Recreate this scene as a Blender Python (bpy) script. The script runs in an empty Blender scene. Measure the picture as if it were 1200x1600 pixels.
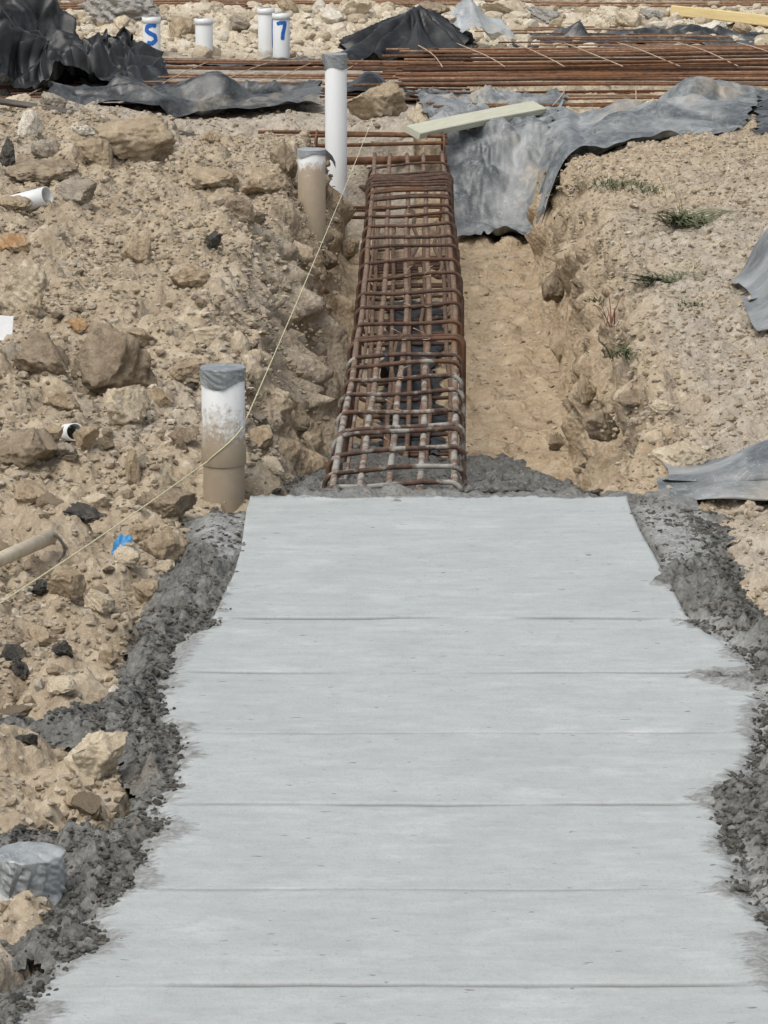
import bpy, bmesh, math, random
import numpy as np
from mathutils import Vector, Matrix

# ------------------------------------------------------------------ camera, world, sun, exposure
SC = bpy.context.scene
COL = SC.collection
FPX, PITCH, CAMH = 5333.0, math.radians(12.68), 1.87
cam_d = bpy.data.cameras.new("camera")
cam = bpy.data.objects.new("camera", cam_d); COL.objects.link(cam)
cam.location = (0, 0, CAMH)
cam.rotation_euler = (math.radians(90) - PITCH, 0, 0)
cam_d.sensor_fit = 'VERTICAL'; cam_d.sensor_height = 36.0; cam_d.sensor_width = 27.0
cam_d.lens = FPX / 1600.0 * 36.0
cam_d.clip_start = 0.1; cam_d.clip_end = 500
SC.camera = cam

SUN_EL, SUN_AZ = math.radians(60), math.radians(-140)     # azimuth measured from +Y towards +X: high, behind and to the left
wd = bpy.data.worlds.new("World"); SC.world = wd; wd.use_nodes = True
wn = wd.node_tree
sky = wn.nodes.new('ShaderNodeTexSky'); sky.sky_type = 'NISHITA'; sky.sun_disc = False
sky.sun_elevation = SUN_EL; sky.sun_rotation = SUN_AZ
sky.air_density = 1.0; sky.dust_density = 4.0; sky.ozone_density = 1.0
hsv = wn.nodes.new('ShaderNodeHueSaturation'); hsv.inputs['Saturation'].default_value = 0.35   # overcast: grey-white sky
wn.links.new(sky.outputs[0], hsv.inputs['Color'])
wn.links.new(hsv.outputs[0], wn.nodes['Background'].inputs['Color'])
wn.nodes['Background'].inputs['Strength'].default_value = 0.15
sl = bpy.data.lights.new("sun", 'SUN'); sl.energy = 1.05; sl.angle = math.radians(35); sl.color = (1.0, 0.95, 0.87)
so = bpy.data.objects.new("sun", sl); COL.objects.link(so)
sd = Vector((math.sin(SUN_AZ) * math.cos(SUN_EL), math.cos(SUN_AZ) * math.cos(SUN_EL), math.sin(SUN_EL)))
so.rotation_euler = sd.to_track_quat('Z', 'Y').to_euler(); so.location = (0, 0, 20)
SC.view_settings.view_transform = 'Standard'; SC.view_settings.look = 'None'
SC.view_settings.exposure = 0.40; SC.view_settings.gamma = 1.0
SC.render.engine = 'CYCLES'
SC.cycles.max_bounces = 5; SC.cycles.transparent_max_bounces = 8

# ------------------------------------------------------------------ numpy noise
def _h(ix, iy, s):
    ix = ix.astype(np.int64) & 0xFFFFFFFF; iy = iy.astype(np.int64) & 0xFFFFFFFF
    h = (ix * 374761393 + iy * 668265263 + s * 2246822519) & 0xFFFFFFFF
    h = ((h ^ (h >> 13)) * 1274126177) & 0xFFFFFFFF
    h = ((h ^ (h >> 16)) * 2654435761) & 0xFFFFFFFF
    h = h ^ (h >> 15)
    return h.astype(np.float64) / 4294967296.0

def perlin(x, y, s=0):
    x = np.asarray(x, float); y = np.asarray(y, float)
    x0 = np.floor(x); y0 = np.floor(y); fx = x - x0; fy = y - y0
    u = fx * fx * fx * (fx * (fx * 6 - 15) + 10); v = fy * fy * fy * (fy * (fy * 6 - 15) + 10)
    def g(ax, ay):
        a = _h(x0 + ax, y0 + ay, s) * 2 * np.pi
        return np.cos(a) * (fx - ax) + np.sin(a) * (fy - ay)
    a = g(0, 0); b = g(1, 0); c = g(0, 1); d = g(1, 1)
    return 1.4 * ((a + (b - a) * u) + ((c + (d - c) * u) - (a + (b - a) * u)) * v)

def fbm(x, y, o=4, s=0, gain=0.5):
    r = 0; a = 1.0
    for i in range(o):
        r = r + a * perlin(x, y, s + i * 17); x = x * 2.03; y = y * 2.03; a *= gain
    return r

def bumps(x, y, cell, s=0, prob=0.8):
    """rounded lumps on a jittered grid: height in units of cell"""
    x = x / cell; y = y / cell
    x0 = np.floor(x); y0 = np.floor(y); out = np.zeros_like(x)
    for i in (-1, 0, 1):
        for j in (-1, 0, 1):
            cx = x0 + i; cy = y0 + j
            px = cx + _h(cx, cy, s); py = cy + _h(cx, cy, s + 1); r = 0.28 + 0.5 * _h(cx, cy, s + 2) ** 2
            r = np.where(_h(cx, cy, s + 3) < prob, r, 1e-3)
            th = _h(cx, cy, s + 4) * 6.28; ca = np.cos(th); sa = np.sin(th); el = 0.65 + 0.35 * _h(cx, cy, s + 5)
            dx = x - px; dy = y - py
            q = ((dx * ca + dy * sa) ** 2 + ((dy * ca - dx * sa) / el) ** 2) / (r * r)
            out = np.maximum(out, r * np.sqrt(np.clip(1 - q, 0, 1)))
    return out

def sstep(a, b, x):
    t = np.clip((x - a) / (b - a), 0, 1); return t * t * (3 - 2 * t)

# ------------------------------------------------------------------ photo pixel -> world
def ray(px, py):
    a = (px - 600) / FPX; b = (800 - py) / FPX
    return a, math.cos(PITCH) + b * math.sin(PITCH), -math.sin(PITCH) + b * math.cos(PITCH)
def P(px, py, z=0.0):
    dx, dy, dz = ray(px, py); t = (z - CAMH) / dz
    return np.array([dx * t, dy * t, z])
def PY(px, py, Y):
    dx, dy, dz = ray(px, py); t = Y / dy
    return np.array([dx * t, Y, CAMH + dz * t])
def PG(px, py):
    """where the pixel's ray meets the ground surface"""
    lo = P(px, py, 0.7)[1]
    dx, dy, dz = ray(px, py)
    ys = np.linspace(lo, lo + 12, 900); t = ys / dy
    d = CAMH + dz * t - H(dx * t, ys)
    k = int(np.argmax(d < 0)) if (d < 0).any() else len(ys) - 1
    return np.array([dx * t[k], ys[k], float(H(dx * t[k], ys[k]))])
def pxm(Y):
    return Y * 1.015 / FPX            # metres per photo pixel at depth Y

# ------------------------------------------------------------------ mesh helpers
def new_mesh(name, V, F, mat=None, smooth=True, attrs=None):
    """F: int array n x 3 / n x 4, or a list of tuples"""
    me = bpy.data.meshes.new(name)
    V = np.asarray(V, np.float32)
    if isinstance(F, np.ndarray):
        n, k = F.shape
        me.vertices.add(len(V)); me.vertices.foreach_set('co', V.ravel())
        me.loops.add(n * k); me.loops.foreach_set('vertex_index', F.astype(np.int32).ravel())
        me.polygons.add(n); me.polygons.foreach_set('loop_start', np.arange(0, n * k, k, dtype=np.int32))
        me.update(calc_edges=True)
    else:
        me.from_pydata([tuple(v) for v in V], [], [tuple(f) for f in F])
    me.polygons.foreach_set('use_smooth', np.full(len(me.polygons), smooth, bool))
    if mat: me.materials.append(mat)
    for k, a in (attrs or {}).items():
        at = me.attributes.new(k, 'FLOAT', 'POINT'); at.data.foreach_set('value', np.asarray(a, np.float32).ravel())
    me.validate(); me.update()
    return me

def link(name, me, loc=(0, 0, 0), parent=None):
    o = bpy.data.objects.new(name, me); COL.objects.link(o)
    if parent is not None: o.parent = parent
    o.location = loc
    return o

def tag(o, label=None, cat=None, group=None, kind=None):
    if label: o['label'] = label
    if cat: o['category'] = cat
    if group: o['group'] = group
    if kind: o['kind'] = kind
    return o

class Thing:
    """an Empty at the thing's base; parts are given in world coordinates"""
    def __init__(s, name, label, cat, org, group=None):
        s.o = bpy.data.objects.new(name, None); COL.objects.link(s.o); s.o.empty_display_size = 0.05
        s.org = np.asarray(org, float); s.o.location = tuple(s.org); tag(s.o, label, cat, group)
    def part(s, name, V, F, mat, smooth=True, parent=None, attrs=None, label=None):
        me = new_mesh(name, np.asarray(V, float) - s.org, F, mat, smooth, attrs)
        o = link(name, me, parent=parent or s.o)
        if label: o['label'] = label
        return o

def single(name, V, F, mat, org, label, cat, group=None, smooth=True, kind=None, attrs=None):
    me = new_mesh(name, np.asarray(V, float) - np.asarray(org), F, mat, smooth, attrs)
    return tag(link(name, me, loc=tuple(org)), label, cat, group, kind)

def gridF(n, m, wrap=False):
    """quads of an n x m vertex grid (index i*m+j)"""
    i, j = np.meshgrid(np.arange(n - 1), np.arange(m if wrap else m - 1), indexing='ij')
    a = i * m + j; b = i * m + (j + 1) % m; c = (i + 1) * m + (j + 1) % m; d = (i + 1) * m + j
    return np.stack([a, b, c, d], -1).reshape(-1, 4)

def sweep(pts, r, k=7, closed=False, caps=True):
    """tube along a polyline; r a number or one per point"""
    pts = np.asarray(pts, float); n = len(pts); r = np.broadcast_to(np.asarray(r, float), (n,))
    if closed: T = np.roll(pts, -1, 0) - np.roll(pts, 1, 0)
    else: T = np.gradient(pts, axis=0)
    T /= np.linalg.norm(T, axis=1)[:, None] + 1e-12
    up = np.array([0, 0, 1.0]) if abs(T[0][2]) < 0.9 else np.array([1.0, 0, 0])
    N = np.zeros_like(pts); N[0] = np.cross(T[0], up); N[0] /= np.linalg.norm(N[0])
    for i in range(1, n):
        v = N[i - 1] - T[i] * np.dot(N[i - 1], T[i]); N[i] = v / (np.linalg.norm(v) + 1e-12)
    B = np.cross(T, N); th = np.arange(k) * 2 * np.pi / k
    V = pts[:, None] + r[:, None, None] * (np.cos(th)[None, :, None] * N[:, None] + np.sin(th)[None, :, None] * B[:, None])
    V = V.reshape(-1, 3); F = gridF(n, k, True)
    if closed:
        j = np.arange(k); F = np.vstack([F, np.stack([(n - 1) * k + j, (n - 1) * k + (j + 1) % k, (j + 1) % k, j], -1)])
    elif caps:
        V = np.vstack([V, pts[:1], pts[-1:]]); j = np.arange(k); c0 = n * k; c1 = c0 + 1
        F = np.vstack([F, np.stack([(j + 1) % k, j, np.full(k, c0), np.full(k, c0)], -1), np.stack([(n - 1) * k + j, (n - 1) * k + (j + 1) % k, np.full(k, c1), np.full(k, c1)], -1)])
        F = [tuple(dict.fromkeys(map(int, f))) for f in F]
    return V, F

def box(sx, sy, sz, bev=0.003, seg=2):
    bm = bmesh.new(); bmesh.ops.create_cube(bm, size=1.0)
    bmesh.ops.scale(bm, vec=(sx, sy, sz), verts=bm.verts)
    bmesh.ops.bevel(bm, geom=bm.edges[:], offset=bev, segments=seg, affect='EDGES')
    V = np.array([v.co[:] for v in bm.verts]); F = [tuple(v.index for v in f.verts) for f in bm.faces]
    bm.free(); return V, F

def merge(parts):
    V = []; F = []; n = 0
    for v, f in parts:
        V.append(np.asarray(v)); F += [tuple(int(a) + n for a in q) for q in f]; n += len(v)
    return np.vstack(V), F

# ------------------------------------------------------------------ materials
class NT:
    def __init__(s, name, rough=0.9, spec=0.3):
        s.m = bpy.data.materials.new(name); s.m.use_nodes = True; s.t = s.m.node_tree
        s.b = s.t.nodes['Principled BSDF']; s.b.inputs['Roughness'].default_value = rough
        s.b.inputs['Specular IOR Level'].default_value = spec
        s.tc = s.n('ShaderNodeTexCoord').outputs['Object']
    def n(s, t, **kw):
        x = s.t.nodes.new(t)
        for k, v in kw.items(): setattr(x, k, v)
        return x
    def set(s, sock, v):
        if isinstance(v, bpy.types.NodeSocket): s.t.links.new(v, sock)
        elif isinstance(v, tuple) and len(v) == 3 and sock.type == 'RGBA': sock.default_value = v + (1,)
        else: sock.default_value = v
    def map(s, scale, rot=(0, 0, 0), src=None):
        x = s.n('ShaderNodeMapping'); s.set(x.inputs['Vector'], src or s.tc); x.inputs['Scale'].default_value = scale; x.inputs['Rotation'].default_value = rot
        return x.outputs[0]
    def noise(s, sc, det=4, rough=0.55, vec=None, dist=0.0):
        x = s.n('ShaderNodeTexNoise'); s.set(x.inputs['Vector'], vec or s.tc)
        x.inputs['Scale'].default_value = sc; x.inputs['Detail'].default_value = det; x.inputs['Roughness'].default_value = rough; x.inputs['Distortion'].default_value = dist
        return x.outputs['Fac']
    def voro(s, sc, feat='F1', vec=None, out='Distance'):
        x = s.n('ShaderNodeTexVoronoi', feature=feat); s.set(x.inputs['Vector'], vec or s.tc); x.inputs['Scale'].default_value = sc
        return x.outputs[out]
    def rng(s, v, a, b, c=0.0, d=1.0):
        x = s.n('ShaderNodeMapRange'); s.set(x.inputs['Value'], v)
        for k, q in zip(('From Min', 'From Max', 'To Min', 'To Max'), (a, b, c, d)): x.inputs[k].default_value = q
        return x.outputs[0]
    def math(s, op, a, b=0.0):
        x = s.n('ShaderNodeMath', operation=op); s.set(x.inputs[0], a); s.set(x.inputs[1], b); return x.outputs[0]
    def mix(s, f, a, b, mode='MIX'):
        x = s.n('ShaderNodeMix', data_type='RGBA', blend_type=mode); s.set(x.inputs[0], f); s.set(x.inputs[6], a); s.set(x.inputs[7], b); return x.outputs[2]
    def ramp(s, f, stops, interp='LINEAR'):
        x = s.n('ShaderNodeValToRGB'); s.set(x.inputs[0], f); r = x.color_ramp; r.interpolation = interp
        while len(r.elements) > 1: r.elements.remove(r.elements[-1])
        r.elements[0].position = stops[0][0]; r.elements[0].color = tuple(stops[0][1]) + (1,)
        for p, c in stops[1:]: e = r.elements.new(p); e.color = tuple(c) + (1,)
        return x.outputs[0]
    def attr(s, name):
        return s.n('ShaderNodeAttribute', attribute_name=name).outputs['Fac']
    def n2(s, sc):
        x = s.n('ShaderNodeTexNoise'); s.set(x.inputs['Vector'], s.tc); x.inputs['Scale'].default_value = sc; x.inputs['Detail'].default_value = 4
        m = s.n('ShaderNodeVectorMath', operation='MULTIPLY_ADD'); s.set(m.inputs[0], x.outputs['Color']); m.inputs[1].default_value = (.25, .25, .25); s.set(m.inputs[2], s.tc); return m.outputs[0]
    def island(s):
        return s.n('ShaderNodeNewGeometry').outputs['Random Per Island']
    def pos(s):
        x = s.n('ShaderNodeSeparateXYZ'); s.set(x.inputs[0], s.n('ShaderNodeNewGeometry').outputs['Position']); return x.outputs
    def col(s, c): s.set(s.b.inputs['Base Color'], c)
    def rgh(s, c): s.set(s.b.inputs['Roughness'], c)
    def bump(s, h, st=0.5, dist=0.01, prev=None):
        x = s.n('ShaderNodeBump'); s.set(x.inputs['Height'], h); x.inputs['Strength'].default_value = st; x.inputs['Distance'].default_value = dist
        if prev: s.set(x.inputs['Normal'], prev)
        s.set(s.b.inputs['Normal'], x.outputs[0]); return x.outputs[0]

def m_ground():
    k = NT('soil')
    n1 = k.noise(1.7, 5); n2 = k.noise(14, 6, 0.65); n3 = k.noise(90, 4, 0.7)
    c = k.ramp(n2, [(0.28, (0.165, 0.124, 0.080)), (0.43, (0.33, 0.268, 0.185)), (0.57, (0.435, 0.365, 0.263)), (0.72, (0.57, 0.50, 0.385))])
    c = k.mix(k.rng(n1, 0.42, 0.62), c, k.mix(0.5, c, (0.30, 0.24, 0.17)))
    sandy = k.ramp(n2, [(0.25, (0.24, 0.175, 0.105)), (0.5, (0.40, 0.312, 0.205)), (0.75, (0.53, 0.44, 0.315))])
    c = k.mix(k.attr('sandy'), c, sandy)
    grey = k.ramp(n2, [(0.25, (0.21, 0.185, 0.15)), (0.5, (0.37, 0.33, 0.27)), (0.75, (0.50, 0.455, 0.385))])
    c = k.mix(k.attr('grey'), c, grey)
    pale = k.ramp(n2, [(0.25, (0.36, 0.30, 0.21)), (0.5, (0.55, 0.48, 0.36)), (0.75, (0.68, 0.62, 0.50))])
    c = k.mix(k.attr('pale'), c, pale)
    c = k.mix(k.rng(n3, 0.35, 0.7, 0.25, 0.0), c, (0.13, 0.09, 0.055))
    c = k.mix(k.math('MULTIPLY', k.attr('crust'), k.rng(k.voro(11, 'DISTANCE_TO_EDGE', k.n2(5.0)), 0.0, 0.035, 0.35, 0.0)), c, (0.14, 0.11, 0.075))
    c = k.mix(k.math('MULTIPLY', k.attr('crust'), k.rng(k.noise(1, 5, 0.7, k.map((7, 16, 4), (0, 0, .5))), 0.5, 0.68, 0, 0.7)), c, (0.27, 0.235, 0.19))
    c = k.mix(k.rng(k.noise(160, 2), 0.62, 0.72, 0, 0.5), c, (0.66, 0.58, 0.45))
    k.col(c)
    v = k.voro(55, 'F1'); b = k.bump(v, 0.55, 0.012)
    k.bump(k.math('ADD', n3, k.noise(260, 3)), 0.5, 0.006, b)
    return k.m

def m_stone(name, cols, scale=22, bump=0.5, islands=False, dirt=(0.34, 0.28, 0.195), dirt_amt=0.75):
    k = NT(name)
    n = k.noise(scale, 7, 0.65); fine = k.noise(scale * 7, 4, 0.7)
    if islands: f = k.math('ADD', k.math('MULTIPLY', k.island(), 0.8), k.math('MULTIPLY', n, 0.25))
    else: f = n
    st = [(i / max(1, len(cols) - 1) * 0.9 + 0.05 if islands else 0.3 + 0.4 * i / max(1, len(cols) - 1), c) for i, c in enumerate(cols)]
    c = k.ramp(f, st)
    c = k.mix(k.rng(fine, 0.38, 0.66, 0.45, 0.0), c, k.mix(1.0, c, (0.5, 0.46, 0.42), 'MULTIPLY'))
    c = k.mix(k.rng(k.noise(scale * 0.6, 4), 0.48, 0.66, 0, dirt_amt), c, dirt)
    k.col(c)
    b = k.bump(n, bump, 0.03); b = k.bump(k.voro(scale * 2.2), bump * .6, 0.012, b); k.bump(fine, min(1, bump * 1.5), 0.007, b)
    return k.m

def m_slab():
    k = NT('screeded_concrete', 0.72, 0.35)
    st = k.noise(1, 5, 0.6, k.map((8, 27, 1)), 0.5); st2 = k.noise(1, 5, 0.65, k.map((1.6, 5, 1)), 0.8); fn = k.noise(1, 4, 0.75, k.map((150, 90, 1))); md = k.noise(1, 6, 0.75, k.map((11, 22, 1)), 0.5)
    c = k.ramp(st, [(0.25, (0.315, 0.338, 0.332)), (0.5, (0.355, 0.379, 0.373)), (0.75, (0.405, 0.428, 0.42))])
    c = k.mix(k.rng(st2, 0.42, 0.68, 0, 0.45), c, (0.315, 0.335, 0.33))
    c = k.mix(k.rng(md, 0.55, 0.74, 0, 0.55), c, (0.27, 0.278, 0.272))
    c = k.mix(k.rng(fn, 0.52, 0.7, 0, 0.45), c, (0.24, 0.248, 0.242))
    c = k.mix(k.rng(k.noise(1, 2, 0.5, k.map((26, 60, 1))), 0.70, 0.74, 0, 0.75), c, (0.10, 0.09, 0.085))
    c = k.mix(k.rng(k.noise(1, 5, 0.7, k.map((4, 9, 1))), 0.54, 0.72, 0, 0.5), c, (0.49, 0.505, 0.495))
    c = k.mix(k.rng(k.noise(3.2, 5, 0.65, None, 0.8), 0.46, 0.66, 0, 0.32), c, (0.27, 0.285, 0.275))
    c = k.mix(k.rng(k.noise(1, 6, 0.8, k.map((34, 26, 1))), 0.5, 0.7, 0, 0.4), c, (0.25, 0.26, 0.252))
    rg = k.attr('edge')
    er = k.rng(k.math('ADD', rg, k.math('MULTIPLY', k.math('SUBTRACT', k.noise(1, 7, 0.8, k.map((9, 55, 1))), 0.5), 2.0)), 0.5, 0.68)
    c = k.mix(k.math('MULTIPLY', er, 0.85), c, k.mix(k.rng(k.noise(1, 5, .7, k.map((60, 90, 1))), .35, .65), (0.11, 0.112, 0.105), (0.30, 0.305, 0.29)))
    c = k.mix(k.attr('groove'), c, (0.07, 0.068, 0.065))
    k.col(c)
    b = k.bump(st, 0.2, 0.003); b = k.bump(fn, 0.4, 0.003, b); k.bump(md, 0.35, 0.004, b)
    return k.m

def m_wet():
    k = NT('wet_concrete', 0.62, 0.4)
    n = k.noise(28, 6, 0.65); f = k.noise(150, 3, 0.7)
    c = k.ramp(n, [(0.3, (0.060, 0.060, 0.053)), (0.5, (0.118, 0.118, 0.107)), (0.72, (0.215, 0.213, 0.196))])
    c = k.mix(k.rng(f, 0.55, 0.72, 0, 0.5), c, (0.27, 0.27, 0.25))
    c = k.mix(k.rng(k.noise(5, 4), 0.55, 0.75, 0, 0.55), c, (0.17, 0.14, 0.10))
    c = k.mix(k.attr('smear'), c, k.mix(k.rng(k.noise(1, 6, .75, k.map((14, 34, 14))), .36, .66), (0.165, 0.166, 0.155), (0.36, 0.367, 0.353)))
    k.col(c)
    b = k.bump(k.voro(75), 0.6, 0.012); b = k.bump(n, 0.5, 0.01, b); k.bump(f, 0.7, 0.005, b)
    return k.m

def m_rust(name, splash=False):
    k = NT(name, 0.8, 0.3)
    n = k.noise(30, 6, 0.7); big = k.noise(3.5, 3)
    c = k.ramp(n, [(0.3, (0.055, 0.027, 0.015)), (0.5, (0.12, 0.058, 0.030)), (0.68, (0.20, 0.098, 0.046)), (0.8, (0.30, 0.20, 0.13))])
    c = k.mix(k.rng(big, 0.5, 0.7, 0, 0.6), c, (0.22, 0.095, 0.035))
    if splash:
        y = k.pos()[1]
        near = k.rng(y, 9.0, 10.9, 0.14, 0.0)
        lim = k.math('ADD', k.noise(9, 5, 0.6), near)
        c = k.mix(k.math('MULTIPLY', k.rng(lim, 0.60, 0.68), k.rng(y, 10.6, 11.2, 1.0, 0.0)), c, k.mix(n, (0.12, 0.12, 0.105), (0.5, 0.48, 0.43)))
        c = k.mix(k.rng(k.noise(14, 4), 0.5, 0.7, 0, 0.45), c, (0.30, 0.23, 0.16))
    k.col(c)
    k.bump(n, 0.6, 0.003)
    return k.m

def m_poly(name, base, dust, rough=0.38, dustamt=0.7, alpha=1.0, spec=0.5):
    k = NT(name, rough, spec)
    n = k.noise(3.0, 6, 0.65, None, 0.6); f = k.noise(26, 5, 0.7)
    c = k.mix(k.rng(n, 0.42, 0.66, 0, dustamt), base, dust)
    c = k.mix(k.rng(f, 0.5, 0.75, 0, 0.4), c, dust)
    k.col(c); k.rgh(k.rng(n, 0.4, 0.7, rough, min(0.9, rough + 0.16)))
    if dust[0] > .1:
        c2 = k.mix(k.rng(k.math('ABSOLUTE', k.math('SUBTRACT', k.noise(4.5, 3, 0.6, None, 2.5), 0.5)), 0.0, 0.012, 0.28, 0.0), c, tuple(min(.62, d * 1.5) for d in dust))
        c2 = k.mix(k.rng(k.math('ABSOLUTE', k.math('SUBTRACT', k.noise(11, 3, 0.6, None, 2.0), 0.5)), 0.0, 0.010, 0.16, 0.0), c2, tuple(min(.62, d * 1.4) for d in dust))
        k.col(k.mix(k.rng(k.noise(1.9, 5, 0.7), 0.57, 0.70, 0, 0.65), c2, (0.40, 0.34, 0.25)))
    k.bump(k.noise(10, 4, 0.6, None, 1.0), 0.16, 0.02)
    if alpha < 1: k.set(k.b.inputs['Alpha'], k.rng(n, 0.35, 0.65, alpha - 0.12, min(1, alpha + 0.12)))
    return k.m

def m_pvc(name, mud_z=None, mud=(0.33, 0.265, 0.185), amt=1.0, base=(0.60, 0.615, 0.61), soft=0.12):
    k = NT(name, 0.42, 0.45)
    n = k.noise(13, 6, 0.7); s = k.noise(1, 5, 0.7, k.map((60, 60, 9)))
    c = k.mix(k.rng(s, 0.5, 0.75, 0, 0.35), base, (0.5, 0.5, 0.47))
    if mud_z is not None:
        z = k.pos()[2]
        lim = k.math('ADD', k.rng(z, mud_z - soft, mud_z + soft, 0.42, -0.32), k.math('ADD', k.math('ADD', k.math('MULTIPLY', n, 0.5), k.math('MULTIPLY', k.noise(70, 5, .75), 0.5)), k.math('MULTIPLY', s, 0.2)))
        c = k.mix(k.math('MULTIPLY', k.rng(lim, 0.55, 0.70), amt), c, k.mix(k.noise(50, 4), (mud[0] * .75, mud[1] * .75, mud[2] * .75), mud))
    k.col(c); k.bump(n, 0.12, 0.003)
    return k.m

def m_plain(name, c1, c2, scale=20, rough=0.6, bump=0.2, stretch=(1, 1, 1), spec=0.35):
    k = NT(name, rough, spec)
    n = k.noise(scale, 6, 0.65, k.map(stretch)); k.col(k.ramp(n, [(0.3, c1), (0.7, c2)])); k.bump(n, bump, 0.004)
    return k.m

M = dict(
    ground=m_ground(), slab=m_slab(), wet=m_wet(), rust=m_rust('rusty_steel'),
    cream=m_stone('cream_limestone', [(0.42, 0.34, 0.23), (0.58, 0.50, 0.37), (0.68, 0.61, 0.49)]),
    white=m_stone('white_limestone', [(0.55, 0.50, 0.41), (0.68, 0.64, 0.55), (0.74, 0.71, 0.64)], dirt_amt=0.4),
    tan=m_stone('tan_rock', [(0.25, 0.19, 0.12), (0.39, 0.31, 0.21), (0.52, 0.435, 0.31)]),
    brown=m_stone('brown_rock', [(0.17, 0.13, 0.088), (0.27, 0.215, 0.15), (0.39, 0.32, 0.235)]),
    grey=m_stone('grey_rock', [(0.22, 0.19, 0.15), (0.34, 0.30, 0.24), (0.46, 0.41, 0.34)]),
    orange=m_stone('orange_rock', [(0.30, 0.17, 0.08), (0.42, 0.26, 0.13), (0.55, 0.44, 0.30)]),
    conc=m_stone('old_concrete', [(0.28, 0.27, 0.245), (0.42, 0.405, 0.375), (0.54, 0.52, 0.48)], 30, 0.8, dirt_amt=0.3),
    dark=m_stone('dark_lump', [(0.06, 0.06, 0.053), (0.115, 0.112, 0.098), (0.22, 0.20, 0.165)], 40, 0.9, dirt_amt=0.3),
    rubble=m_stone('rubble', [(0.14, 0.108, 0.072), (0.285, 0.23, 0.16), (0.38, 0.315, 0.225), (0.46, 0.39, 0.285), (0.38, 0.34, 0.28), (0.63, 0.56, 0.44)], 26, 0.4, True),
    palerubble=m_stone('pale_rubble', [(0.34, 0.28, 0.20), (0.48, 0.41, 0.30), (0.58, 0.52, 0.41), (0.68, 0.63, 0.53)], 18, 0.5, True, dirt_amt=0.4),
    wetcrumb=m_stone('wet_crumb', [(0.055, 0.055, 0.049), (0.10, 0.10, 0.09), (0.165, 0.163, 0.149), (0.24, 0.236, 0.218)], 40, 0.6, True, dirt=(0.16, 0.13, 0.09), dirt_amt=0.35),
    black=m_poly('black_polythene', (0.008, 0.009, 0.010), (0.05, 0.054, 0.054), 0.33, 0.5, spec=.32),
    greyblack=m_poly('dusty_black_polythene', (0.016, 0.019, 0.021), (0.15, 0.155, 0.15), 0.31, 0.6, spec=.42),
    milky=m_poly('dusty_fold_shaded_polythene', (0.072, 0.082, 0.086), (0.33, 0.34, 0.335), 0.42, 0.85, spec=.42),  # dust, its contrast widened to paint in dark folds and pale highlights
    wrap=m_poly('silver_wrap', (0.17, 0.185, 0.19), (0.38, 0.40, 0.395), 0.25, 0.8),
    film=m_poly('clear_film', (0.33, 0.36, 0.37), (0.52, 0.54, 0.54), 0.25, 0.7, 0.72),
    tape=m_poly('grey_duct_tape', (0.15, 0.165, 0.17), (0.36, 0.38, 0.38), 0.28, 0.8),
    scrapblue=m_plain('blue_scrap', (0.03, 0.16, 0.36), (0.08, 0.28, 0.50), 60, 0.5),
    blue=m_plain('blue_spray_paint', (0.012, 0.085, 0.36), (0.03, 0.16, 0.52), 60, 0.5),
    pine=m_plain('treated_pine', (0.37, 0.375, 0.285), (0.50, 0.50, 0.40), 9, 0.75, 0.3, (1, 14, 14)),
    yellow=m_plain('yellow_timber', (0.48, 0.37, 0.17), (0.60, 0.49, 0.26), 8, 0.75, 0.3, (1, 12, 12)),
    darkwood=m_plain('weathered_timber', (0.05, 0.045, 0.04), (0.14, 0.125, 0.11), 9, 0.85, 0.4, (1, 14, 14)),
    maroon=m_plain('oxide_steel', (0.16, 0.09, 0.075), (0.25, 0.16, 0.14), 14, 0.7, 0.3),
    string=m_plain('yellow_string', (0.52, 0.49, 0.29), (0.66, 0.63, 0.43), 200, 0.8),
    leaf=m_plain('grass_blade', (0.045, 0.062, 0.026), (0.135, 0.145, 0.07), 12, 0.7, 0.1),
    dry=m_plain('dry_stalk', (0.36, 0.29, 0.16), (0.55, 0.47, 0.28), 20, 0.8, 0.1),
    redstem=m_plain('red_stem', (0.10, 0.035, 0.03), (0.20, 0.08, 0.055), 20, 0.8, 0.1),
    whitescrap=m_plain('white_scrap', (0.66, 0.67, 0.67), (0.76, 0.77, 0.77), 30, 0.6),
)

# ------------------------------------------------------------------ ground: one sheet with the trench carved in it
def outline(px):
    return np.array([P(a, b)[:2] for a, b in px])
SLAB_L = outline([(392, 778), (385, 800), (377, 860), (366, 900), (335, 966), (312, 980), (285, 990), (262, 1010), (250, 1060), (235, 1090), (248, 1130), (268, 1150), (272, 1190), (262, 1220), (232, 1265), (243, 1290), (212, 1312), (205, 1350), (188, 1385), (150, 1405), (135, 1440), (146, 1470), (100, 1492), (68, 1522), (35, 1555), (5, 1590), (-40, 1660), (-90, 1760)])
SLAB_R = outline([(978, 778), (986, 800), (1000, 832), (1030, 885), (1072, 966), (1100, 975), (1145, 1002), (1195, 1040), (1212, 1060), (1205, 1085), (1206, 1120), (1196, 1170), (1172, 1205), (1140, 1245), (1142, 1290), (1162, 1340), (1166, 1385), (1188, 1415), (1222, 1447), (1235, 1500), (1255, 1600), (1290, 1680), (1320, 1760)])
Y_FRONT, Y_BACK = 4.2, 8.47
def xl_slab(Y): return np.interp(Y, SLAB_L[::-1, 1], SLAB_L[::-1, 0])
def xr_slab(Y): return np.interp(Y, SLAB_R[::-1, 1], SLAB_R[::-1, 0])

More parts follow.
